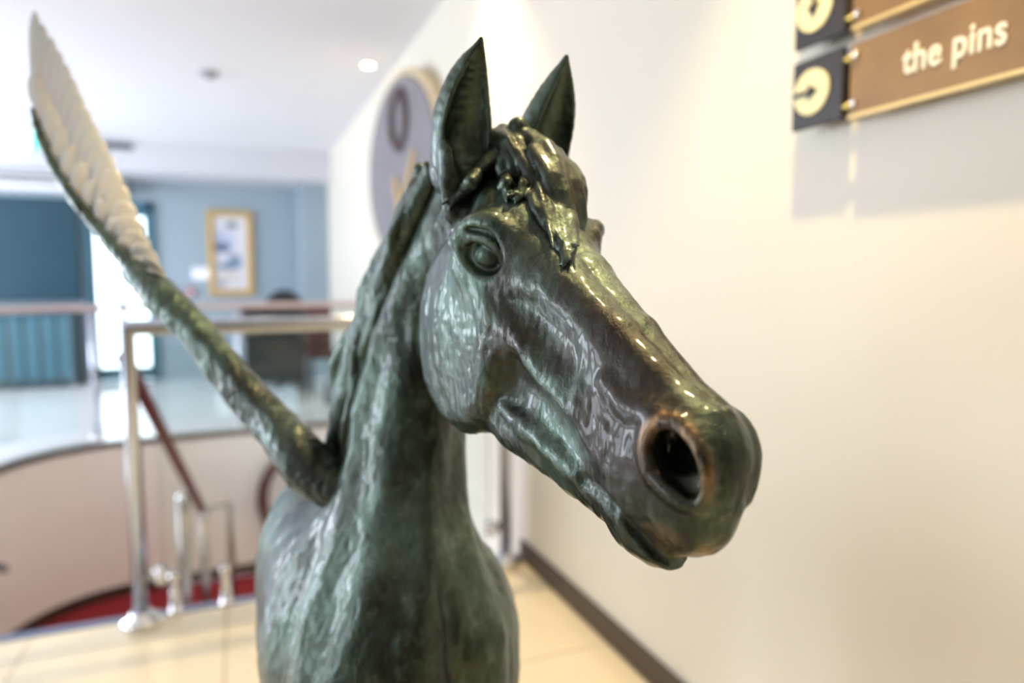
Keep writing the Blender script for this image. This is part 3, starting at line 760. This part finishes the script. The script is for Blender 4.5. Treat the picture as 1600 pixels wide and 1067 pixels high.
def surface_nets(F, org, h):
    s = F < 0
    n = np.array(F.shape) - 1
    cnt = np.zeros(n, np.int8)
    cor = [(i, j, k) for i in (0, 1) for j in (0, 1) for k in (0, 1)]
    for i, j, k in cor: cnt += s[i:i + n[0], j:j + n[1], k:k + n[2]]
    act = (cnt > 0) & (cnt < 8)
    idx = np.argwhere(act)
    ids = np.full(n, -1, np.int32); ids[act] = np.arange(len(idx))
    acc = np.zeros((len(idx), 3)); num = np.zeros(len(idx))
    vals = {c: F[idx[:, 0] + c[0], idx[:, 1] + c[1], idx[:, 2] + c[2]] for c in cor}
    for a in cor:
        for ax in range(3):
            if a[ax]: continue
            b = list(a); b[ax] = 1; b = tuple(b)
            va, vb = vals[a], vals[b]
            m = (va < 0) != (vb < 0)
            t = va[m] / (va[m] - vb[m])
            pos = np.tile(np.array(a, float), (m.sum(), 1)); pos[:, ax] = t
            acc[m] += pos; num[m] += 1
    V = org + (idx + acc / num[:, None]) * h
    quads = []
    for ax in range(3):
        sl0 = [slice(1, -1)] * 3; sl1 = [slice(1, -1)] * 3
        sl0[ax] = slice(0, -1); sl1[ax] = slice(1, None)
        a, b = s[tuple(sl0)], s[tuple(sl1)]
        e = np.argwhere(a != b); up = a[a != b]
        off = np.ones(3, int); off[ax] = 0
        e = e + off
        u, v = (ax + 1) % 3, (ax + 2) % 3
        q = []
        for du, dv in ((1, 1), (0, 1), (0, 0), (1, 0)):
            c = e.copy(); c[:, u] -= du; c[:, v] -= dv
            q.append(ids[c[:, 0], c[:, 1], c[:, 2]])
        q = np.stack(q, 1)
        q[~up] = q[~up][:, ::-1]
        quads.append(q)
    return V, np.concatenate(quads)

def mesh_field(ops, frame, lo, hi, h, toH, toQ, B=16):
    lo = np.array(lo, float); n = np.ceil((np.array(hi) - lo) / h / B).astype(int) * B
    F = np.full(n + 1, 40.0, np.float32)
    bc = np.stack(np.meshgrid(*[np.arange(0, n[i], B) for i in range(3)], indexing='ij'), -1).reshape(-1, 3)
    cen = lo + (bc + B / 2) * h
    rad = B * h * 0.87
    H, Q = toH(cen), toQ(cen)
    dc = evalops(ops, H, Q)
    Ha = H.copy(); Ha[:, 1] = np.abs(Ha[:, 1]); Hn = H.copy(); Hn[:, 1] *= -1
    near = np.stack([o.fn(Q if o.frame == 'Q' else (Ha if o.sym else Hn)) < rad * 1.25 + o.k + 0.3 for o in ops], 1)
    act = np.abs(dc) <= rad * 1.2 + 0.8
    r = np.arange(B + 1)
    loc = np.stack(np.meshgrid(r, r, r, indexing='ij'), -1).reshape(-1, 3).astype(np.float32)
    for b in range(len(bc)):
        i, j, k = bc[b]
        if not act[b]:
            F[i:i + B + 1, j:j + B + 1, k:k + B + 1] = np.sign(dc[b]) * 40 if dc[b] < 0 else F[i:i + B + 1, j:j + B + 1, k:k + B + 1]
    for b in range(len(bc)):
        i, j, k = bc[b]
        if act[b]:
            p = ((bc[b] + loc) * np.float32(h) + lo).astype(np.float32)
            F[i:i + B + 1, j:j + B + 1, k:k + B + 1] = evalops(ops, toH(p), toQ(p), near[b]).reshape(B + 1, B + 1, B + 1)
    V, Fq = surface_nets(F, lo, h)
    return V, Fq

def hash3(i, j, k, seed):
    n = (i * 374761393 + j * 668265263 + k * 2147483647 + seed * 144665) & 0xffffffff
    n = ((n ^ (n >> 13)) * 1274126177) & 0xffffffff
    return ((n ^ (n >> 16)) & 0xffff) / 32767.5 - 1.0
def vnoise(p, seed=0):
    i = np.floor(p).astype(np.int64); f = p - i; f = f * f * f * (f * (f * 6 - 15) + 10)
    r = 0
    for a in (0, 1):
        for b in (0, 1):
            for c in (0, 1):
                w_ = (f[:, 0] if a else 1 - f[:, 0]) * (f[:, 1] if b else 1 - f[:, 1]) * (f[:, 2] if c else 1 - f[:, 2])
                r = r + w_ * hash3(i[:, 0] + a, i[:, 1] + b, i[:, 2] + c, seed)
    return r
def vnormals(V, Fq):
    a = V[Fq[:, 2]] - V[Fq[:, 0]]; b = V[Fq[:, 3]] - V[Fq[:, 1]]
    fn = np.cross(a, b); N = np.zeros_like(V)
    for k in range(4):
        for c in range(3): N[:, c] += np.bincount(Fq[:, k], fn[:, c], len(V))
    return N / (np.linalg.norm(N, axis=1, keepdims=True) + 1e-12)
def strokes(Q, amp=1.0):
    """clay tool marks: lumps plus strokes stretched along the form"""
    wv = np.stack([vnoise(Q / 9 + 5, 11), vnoise(Q / 9 + 17, 12), vnoise(Q / 9 + 31, 13)], 1)
    S1 = Q * np.array([0.55, 0.16, 0.55]) + wv * 0.9
    S2 = Q * np.array([1.4, 0.45, 1.4]) + wv * 2.0
    d = 0.09 * vnoise(Q / 5.0 + wv, 1) + 0.11 * vnoise(S1, 2) + 0.08 * vnoise(S2, 3) + 0.05 * vnoise(Q * 1.1 + wv, 4)
    return d * amp
def to_blender(name, V, Fq, attrs, m, parent):
    me = bpy.data.meshes.new(name)
    me.vertices.add(len(V)); me.vertices.foreach_set('co', V.astype(np.float32).ravel())
    me.loops.add(Fq.size); me.loops.foreach_set('vertex_index', Fq.astype(np.int32).ravel())
    me.polygons.add(len(Fq)); me.polygons.foreach_set('loop_start', np.arange(0, Fq.size, 4, dtype=np.int32))
    me.polygons.foreach_set('use_smooth', np.ones(len(Fq), bool))
    me.update(calc_edges=True); me.validate()
    for k, v in attrs.items():
        a = me.attributes.new(k, 'FLOAT', 'POINT'); a.data.foreach_set('value', v.astype(np.float32))
    me.materials.append(m)
    o = bpy.data.objects.new(name, me); COL.objects.link(o); o.parent = parent
    return o
def wear_of(H):
    """rubbed-bright metal round the nostrils and along the nose bone; dark lacquered face; green elsewhere"""
    Ha = H.copy(); Ha[:, 1] = np.abs(Ha[:, 1])
    rim = chain(RIM)[0](Ha)
    we = 0.8 * np.exp(-(np.maximum(rim, 0) / 0.22) ** 2)
    we *= np.clip(0.5 - H[:, 1], 0.1, 1) * np.clip((H[:, 2] + 9.5) / 4.0, 0.15, 1)
    lip = ell((57, 2, -15), (4, 3, 2.0))[0](Ha)
    we = np.maximum(we, 0.35 * np.exp(-(np.maximum(lip, 0) / 0.8) ** 2))
    face = ell((36, 5, -7.5), (17, 5, 6.0))[0](Ha)
    br = np.clip(1 - np.maximum(face, 0) / 4.0, 0, 1)
    return we, br
def finish(name, V, Fq, frame, m, parent, amp=1.0, keep=None):
    used = None
    if keep is not None:
        Fq = Fq[keep(V)[Fq].any(1)]
    u, inv = np.unique(Fq, return_inverse=True); V = V[u]; Fq = inv.reshape(Fq.shape)
    H = V if frame == 'H' else (V - HT) @ HR
    Q = h2q(V) if frame == 'H' else V
    N = vnormals(Q, Fq)
    we, br = wear_of(H)
    Ha = H.copy(); Ha[:, 1] = np.abs(Ha[:, 1])
    calm = np.clip(ell((17.8, 8, -5.0), (3.5, 3, 3))[0](Ha) / 2.0 + 0.25, 0.25, 1)
    calm = np.minimum(calm, np.clip(ell((54.5, 5, -6.2), (4.2, 3, 4.2))[0](Ha) / 2.0 + 0.3, 0.3, 1))
    calm = np.minimum(calm, np.clip(ell((38, 1, -4), (16, 4, 4))[0](Ha) / 3.0 + 0.4, 0.4, 1))
    calm = np.minimum(calm, np.clip((3.0 - Ha[:, 2]) / 3.0, 0.3, 1))
    Q = Q + N * (strokes(Q, amp) * calm)[:, None]
    return to_blender(name, q2w(Q), Fq, {'wear': we, 'dark': br}, m, parent)

# bronze with green patina
bz, nt, bsdf = new_mat('patinated_bronze')
N_ = nt.nodes; L_ = nt.links
def node(t, **kw):
    n = N_.new(t)
    for k, v in kw.items(): n.inputs[k].default_value = v
    return n
def mixc(fac, a, b, t=None):
    n = N_.new('ShaderNodeMix'); n.data_type = 'RGBA'
    for sock, v in ((0, fac), (6, a), (7, b)):
        if isinstance(v, (tuple, list)): n.inputs[sock].default_value = (*v, 1)
        elif isinstance(v, (int, float)): n.inputs[sock].default_value = v
        else: L_.new(v, n.inputs[sock])
    return n.outputs[2]
def ramp(src, a, b):
    n = N_.new('ShaderNodeMapRange'); n.interpolation_type = 'SMOOTHSTEP'
    n.inputs[1].default_value = a; n.inputs[2].default_value = b
    L_.new(src, n.inputs[0]); return n.outputs[0]
def math_(op, a, b):
    n = N_.new('ShaderNodeMath'); n.operation = op
    for i, v in enumerate((a, b)):
        if isinstance(v, (int, float)): n.inputs[i].default_value = v
        else: L_.new(v, n.inputs[i])
    return n.outputs[0]
tc = N_.new('ShaderNodeTexCoord')
mp = N_.new('ShaderNodeMapping'); mp.inputs['Scale'].default_value = (1, 1, 0.55)
L_.new(tc.outputs['Object'], mp.inputs[0])
nA = node('ShaderNodeTexNoise', Scale=9.0, Detail=5.0, Roughness=0.6); L_.new(mp.outputs[0], nA.inputs['Vector'])
nB = node('ShaderNodeTexNoise', Scale=42.0, Detail=8.0, Roughness=0.68); L_.new(mp.outputs[0], nB.inputs['Vector'])
nC = node('ShaderNodeTexNoise', Scale=260.0, Detail=4.0, Roughness=0.7); L_.new(mp.outputs[0], nC.inputs['Vector'])
at_w = N_.new('ShaderNodeAttribute'); at_w.attribute_name = 'wear'
at_d = N_.new('ShaderNodeAttribute'); at_d.attribute_name = 'dark'
g1 = mixc(ramp(nA.outputs['Fac'], 0.35, 0.68), (0.026, 0.032, 0.024), (0.075, 0.118, 0.090))
g2 = mixc(math_('MULTIPLY', ramp(nB.outputs['Fac'], 0.48, 0.80), 0.7), g1, (0.20, 0.28, 0.23))
g3 = mixc(math_('MULTIPLY', ramp(nB.outputs['Fac'], 0.48, 0.28), 0.7), g2, (0.012, 0.013, 0.010))
dk = math_('MULTIPLY', at_d.outputs['Fac'], ramp(nA.outputs['Fac'], 0.62, 0.40))
g4 = mixc(math_('MULTIPLY', dk, 0.9), g3, (0.026, 0.018, 0.013))
wr = math_('MULTIPLY', at_w.outputs['Fac'], ramp(nB.outputs['Fac'], 0.36, 0.60))
g5 = mixc(wr, g4, (0.36, 0.20, 0.09))
L_.new(g5, bsdf.inputs['Base Color'])
bsdf.inputs['Metallic'].default_value = 0.85
rg = N_.new('ShaderNodeMapRange'); rg.inputs[3].default_value = 0.24; rg.inputs[4].default_value = 0.52
L_.new(nB.outputs['Fac'], rg.inputs[0]); L_.new(rg.outputs[0], bsdf.inputs['Roughness'])
bsdf.inputs['Coat Weight'].default_value = 0.36
bsdf.inputs['Coat Roughness'].default_value = 0.12
nD = node('ShaderNodeTexNoise', Scale=110.0, Detail=5.0, Roughness=0.6, Distortion=0.6); L_.new(mp.outputs[0], nD.inputs['Vector'])
bp0 = N_.new('ShaderNodeBump'); bp0.inputs['Strength'].default_value = 0.5; bp0.inputs['Distance'].default_value = 0.003
L_.new(nD.outputs['Fac'], bp0.inputs['Height'])
bp1 = N_.new('ShaderNodeBump'); bp1.inputs['Strength'].default_value = 0.4; bp1.inputs['Distance'].default_value = 0.005
L_.new(bp0.outputs[0], bp1.inputs['Normal'])
bp2 = N_.new('ShaderNodeBump'); bp2.inputs['Strength'].default_value = 0.18; bp2.inputs['Distance'].default_value = 0.0012
L_.new(nB.outputs['Fac'], bp1.inputs['Height']); L_.new(nC.outputs['Fac'], bp2.inputs['Height'])
L_.new(bp1.outputs[0], bp2.inputs['Normal']); L_.new(bp2.outputs[0], bsdf.inputs['Normal'])
M['bronze'] = bz

horse = empty('horse_statue', tuple(q2w(np.array([-30.0, 160, 150]))[:2]) + (0,))
tag(horse, 'dark bronze winged horse statue with green patina standing beside the wall', 'statue')
bpy.context.view_layer.update()
def adopt(o):
    o.matrix_parent_inverse = horse.matrix_world.inverted()
    return o
HB = ((-14, -13, -37), (64, 13, 20))
toQh = lambda p: h2q(p)
ident = lambda p: p
q2h = lambda p: (p - HT32) @ HR32 if p.dtype == np.float32 else (p - HT) @ HR
Vh, Fh = mesh_field(OPS, 'H', HB[0], HB[1], 0.22, ident, toQh)
hb_lo = np.array(HB[0]) + 0.8; hb_hi = np.array(HB[1]) - 0.8
adopt(finish('head', Vh, Fh, 'H', bz, horse))
Vb, Fb = mesh_field(OPS, 'Q', (-66, -26, 84), (16, 171, 222), 0.55, q2h, ident)
def outside(V):
    h = q2h(V); return ~((h > hb_lo + 0.6) & (h < hb_hi - 0.6)).all(1)
adopt(finish('body', Vb, Fb, 'Q', bz, horse, keep=outside))

# forelock and mane: strands modelled as tapering locks
def hair(name, locks, lo, hi, h, amp):
    rg_ = np.random.default_rng(len(name)); ops = []
    for fr, pts in locks:
        ops.append(_op('u', fr, 0.3, *chain(sm(pts, 2)), sym=False))
        P = np.array(pts, float)
        for e in range(3):
            off = rg_.normal(0, 1, 3); w0 = rg_.normal(0, 0.35, (len(P), 3))
            S = P.copy()
            S[:, :3] += (off / np.linalg.norm(off) * 0.75 + w0) * P[:, 3:4]; S[:, 3] *= 0.48
            S[-1, :3] += rg_.normal(0, 0.7, 3); S[-1, 3] = 0.18
            ops.append(_op('u', fr, 0.18, *chain(sm([tuple(x) for x in S], 2)), sym=False))
    if lo is None:
        V, Fq = mesh_field(ops, 'H', (-14, -12, -16), (30, 12, 12), h, ident, toQh)
        return adopt(finish(name, V, Fq, 'H', bz, horse, amp))
    V, Fq = mesh_field(ops, 'Q', lo, hi, h, q2h, ident)
    return adopt(finish(name, V, Fq, 'Q', bz, horse, amp))
def LH(*pts): return ('H', [(*Ph(u, v, y), r) for u, v, y, r in pts])
def LQ(*pts): return ('Q', [(*Pq(u, v, d + 5), r * 1.5) for u, v, d, r in pts])
def LS(*pts):
    Hk = on_skin([(u, v) for u, v, o_, r in pts], -np.array([p[2] for p in pts]))
    return ('H', [(*h, p[3]) for h, p in zip(Hk, pts)])
FORE = [
    LS((845, 246, .6, 1.1), (866, 305, .8, 1.2), (880, 365, .8, 1.0), (884, 396, .6, .7), (880, 416, .2, .25)),
    LS((868, 262, .6, 1.1), (886, 325, .8, 1.1), (893, 372, .8, .9), (888, 408, .3, .25)),
    LS((826, 246, .5, 1.0), (846, 302, .7, 1.1), (862, 352, .6, .8), (872, 390, .2, .25)),
    LS((798, 236, .5, 1.0), (816, 272, .7, 1.1), (818, 296, .6, .8), (806, 316, .2, .25)),
    LS((780, 236, .4, 1.0), (788, 270, .6, 1.0), (794, 296, .5, .7), (802, 312, .2, .2)),
    LS((772, 238, .4, 1.0), (750, 266, .5, 1.0), (726, 298, .4, .8), (702, 326, .1, .25)),
    LS((814, 260, .4, .8), (832, 310, .5, .8), (846, 342, .3, .6), (858, 364, .1, .2)),
    LH((800, 236, -1.0, 3.0), (822, 268, -1.6, 2.8), (850, 312, -2.0, 1.9), (872, 360, -1.8, 1.0)),
    LH((786, 226, 0.6, 1.3), (772, 246, 2.8, 1.3), (742, 278, 5.2, 1.2), (704, 322, 7.2, 0.4)),
    LH((772, 240, 2.0, 1.0), (752, 262, 4.0, 1.0), (722, 290, 6.0, 0.8), (700, 312, 7.2, 0.3)),
    LH((776, 212, 1.6, 1.1), (792, 226, 2.2, 1.2), (802, 262, 2.0, 1.1), (803, 292, 1.6, 0.9), (802, 316, 1.2, 0.3)),
    LH((786, 204, 0.8, 1.0), (808, 226, 1.0, 1.2), (820, 262, 0.8, 1.1), (818, 296, 0.8, 0.8), (828, 322, 0.4, 0.3)),
    LH((800, 206, 0.0, 1.0), (832, 222, -0.6, 1.2), (846, 256, -0.4, 1.2), (846, 306, 0.0, 1.0), (858, 348, -0.2, 0.7), (868, 372, -0.4, 0.25)),
    LH((812, 208, -0.8, 1.1), (852, 232, -1.4, 1.3), (872, 280, -1.2, 1.3), (884, 330, -1.0, 1.1), (882, 380, -0.6, 0.9), (880, 416, -0.4, 0.3)),
    LH((824, 212, -1.6, 1.0), (866, 244, -2.8, 1.3), (892, 292, -3.0, 1.2), (898, 340, -2.6, 1.0), (896, 384, -2.0, 0.7), (888, 410, -1.4, 0.25)),
    LH((850, 236, -3.4, 1.1), (890, 268, -4.8, 1.3), (904, 300, -4.8, 1.2), (902, 335, -4.0, 0.9), (898, 362, -3.2, 0.3)),
    LH((806, 236, 1.4, 0.9), (828, 270, 1.2, 1.0), (834, 312, 0.9, 0.8), (842, 348, 0.5, 0.5), (852, 366, 0.2, 0.2)),
    LH((832, 236, 0.4, 0.9), (858, 276, 0.2, 1.0), (866, 330, 0.2, 0.9), (872, 378, 0.1, 0.7), (878, 402, 0, 0.25)),
    LH((790, 240, 2.6, 0.9), (784, 262, 3.2, 0.9), (790, 288, 2.8, 0.6), (796, 304, 2.2, 0.2)),
]
hair('forelock', FORE, None, None, 0.24, 0.8)
MANE = [
    LQ((678, 270, 100, 1.2), (655, 320, 103, 1.5), (628, 375, 106, 1.3), (607, 412, 108, 0.5)),
    LQ((660, 300, 104, 1.8), (632, 370, 108, 2.0), (606, 450, 111, 2.0), (586, 520, 113, 1.7), (578, 560, 114, 0.7)),
    LQ((630, 380, 110, 2.0), (595, 470, 113, 2.2), (572, 540, 115, 1.9), (562, 590, 116, 0.8)),
    LQ((600, 450, 114, 2.0), (572, 530, 116, 2.3), (556, 610, 117, 2.0), (548, 660, 117, 0.8)),
    LQ((580, 510, 115, 2.0), (562, 580, 117, 2.3), (545, 650, 118, 2.4), (540, 710, 118, 1.6), (546, 750, 117, 0.7)),
    LQ((568, 580, 117, 2.0), (550, 640, 118, 2.2), (538, 690, 119, 2.3), (534, 740, 119, 1.5), (532, 775, 118, 0.6)),
    LQ((585, 500, 113, 1.4), (576, 570, 113, 1.6), (566, 640, 113, 1.4), (558, 690, 113, 0.6)),
    LQ((575, 600, 113, 1.3), (562, 660, 114, 1.5), (552, 720, 114, 1.2), (548, 770, 113, 0.5)),
    LQ((565, 640, 120, 2.2), (550, 700, 122, 2.4), (545, 750, 122, 2.0)),
]
hair('mane', MANE, (-42, -32, 98), (-8, 32, 134), 0.36, 0.9)

# wing: bronze arm and leading edge, pale resin feathers
ARM = [(530, 772, 114, 2.4), (502, 748, 117, 4.2), (468, 712, 119, 4.5), (425, 655, 124, 3.4), (372, 592, 128, 2.8), (322, 532, 132, 2.9), (272, 482, 136, 3.5), (236, 446, 139, 3.2),
       (196, 404, 142, 1.9), (150, 352, 146, 1.4), (112, 305, 149, 1.25), (84, 258, 152, 1.2), (64, 212, 154, 1.15), (53, 172, 156, 0.7)]
FL = [(455, 715, 119, 1.5), (398, 660, 124, 1.6), (340, 590, 129, 1.5), (290, 525, 133, 1.4), (235, 462, 137, 1.3), (205, 432, 140, 0.7)]
wops = [_op('u', 'Q', 1.2, *chain(sm([(*Pq(u, v, d), r) for u, v, d, r in ARM]))),
        _op('u', 'Q', 1.2, *chain(sm([(*Pq(u, v, d), r) for u, v, d, r in FL])))]
Vw, Fw = mesh_field(wops, 'Q', (-116, -60, 104), (-22, 34, 164), 0.45, q2h, ident)
wing = adopt(finish('wing', Vw, Fw, 'Q', bz, horse, 1.6))

fm, nt, b = new_mat('pale_resin')
N_ = nt.nodes; L_ = nt.links
tc = N_.new('ShaderNodeTexCoord')
nz = N_.new('ShaderNodeTexNoise'); nz.inputs['Scale'].default_value = 30; nz.inputs['Detail'].default_value = 5
L_.new(tc.outputs['Object'], nz.inputs['Vector'])
cr = N_.new('ShaderNodeMix'); cr.data_type = 'RGBA'
cr.inputs[6].default_value = (0.82, 0.86, 0.92, 1); cr.inputs[7].default_value = (0.72, 0.74, 0.74, 1)
L_.new(nz.outputs['Fac'], cr.inputs[0]); L_.new(cr.outputs[2], b.inputs['Base Color'])
b.inputs['Roughness'].default_value = 0.16; b.inputs['Transmission Weight'].default_value = 0.15; b.inputs['IOR'].default_value = 1.4
bpn = N_.new('ShaderNodeBump'); bpn.inputs['Strength'].default_value = 0.4; bpn.inputs['Distance'].default_value = 0.004
L_.new(nz.outputs['Fac'], bpn.inputs['Height']); L_.new(bpn.outputs[0], b.inputs['Normal'])

def feather(root, tip, side, wid, th, lift):
    """curved vane with a raised shaft, from root to tip; side = direction across the vane"""
    root, tip = np.array(root), np.array(tip)
    ax = tip - root; Ln = np.linalg.norm(ax); ax /= Ln
    sd = side - ax * (side @ ax); sd /= np.linalg.norm(sd); nr = np.cross(ax, sd)
    if nr[2] > 0: nr = -nr
    ns, nw = 14, 7
    top, bot = [], []
    for i in range(ns + 1):
        t = i / ns
        hw = wid * (0.45 + 0.55 * min(1, t * 3)) * math.sqrt(max(0.0, 1 - max(0, (t - 0.62) / 0.38) ** 2)) + 0.02
        for j in range(nw):
            s_ = (j / (nw - 1) - 0.5) * 2
            base = root + ax * (t * Ln) - sd * (wid * 0.55) * (1 - t) + sd * (s_ * hw) + nr * (lift + 0.5 * math.sin(t * 2.6) - 0.06 * s_ * s_ * wid)
            e = (1 - s_ * s_) * 0.8 + 0.2 + (0.25 if j == nw // 2 else 0)
            top.append(base + nr * th * e * 0.5); bot.append(base - nr * th * e * 0.5)
    V = np.array(top + bot); n0 = len(top); F = []
    for i in range(ns):
        for j in range(nw - 1):
            a = i * nw + j
            F.append((a, a + 1, a + nw + 1, a + nw)); F.append((n0 + a, n0 + a + nw, n0 + a + nw + 1, n0 + a + 1))
        for j0, in ((0,), (nw - 1,)):
            a = i * nw + j0
            F.append((a, a + nw, n0 + a + nw, n0 + a))
    for r in (0, ns):
        for j in range(nw - 1):
            a = r * nw + j; F.append((a, n0 + a, n0 + a + 1, a + 1))
    me = bpy.data.meshes.new('feather'); me.from_pydata(q2w(V).tolist(), [], F)
    bm = bmesh.new(); bm.from_mesh(me); bmesh.ops.recalc_face_normals(bm, faces=bm.faces[:]); bm.to_mesh(me); bm.free()
    me.polygons.foreach_set('use_smooth', [True] * len(me.polygons)); me.materials.append(fm)
    o = bpy.data.objects.new('feather', me); COL.objects.link(o); o.parent = wing
    o.matrix_parent_inverse = wing.matrix_world.inverted()
    return o
bpy.context.view_layer.update()
lead = np.array([Pq(u, v, d) for u, v, d, r in ARM[7:]] + [Pq(52, 165, 156.5)])
trail = np.array([Pq(u, v, d) for u, v, d in ((252, 436, 137), (232, 394, 140), (213, 354, 143), (199, 314, 146), (187, 280, 148), (172, 248, 150), (157, 217, 152), (142, 185, 154), (126, 152, 156), (112, 118, 158), (95, 84, 160), (76, 50, 162), (52, 14, 164))])
def along(P, t):
    d = np.r_[0, np.cumsum(np.linalg.norm(np.diff(P, axis=0), axis=1))]; d /= d[-1]
    return np.array([np.interp(t, d, P[:, k]) for k in range(3)])
NF = 19
for i in range(NF):                                   # flight feathers
    t = i / (NF - 1)
    rt = along(lead, min(1.0, max(0.0, 0.02 + 0.96 * t ** 1.05)))
    feather(rt, along(trail, t), np.array([-0.75, -0.35, -0.25]) if t < 0.4 else np.array([-0.8, 0.3, -0.2]), 3.2 - 1.7 * t, 0.4, -1.2 + 0.03 * i)
for i in range(12):                                   # coverts lying over their roots
    t = i / 11
    rt = along(lead, 0.02 + 0.95 * t); tp = along(trail, min(1, t * 0.98))
    feather(rt, rt + (tp - rt) * (0.62 - 0.25 * t), np.array([-0.8, 0.1, -0.2]), 2.2 - 0.5 * t, 0.4, -0.3 + 0.03 * i)
# thin bronze base plate under the hooves
bx = q2w(np.array([[-32.0, 160, 150]]))[0]
Mb = Matrix.Translation((bx[0], bx[1], 0)) @ Matrix.Rotation(-(YAW + math.radians(-12)), 4, 'Z')
pl = MB().box((-0.30, -0.46, 0.0), (0.30, 0.62, 0.035), 0.012, Mb).build('base_plate', bz, horse); adopt(pl)
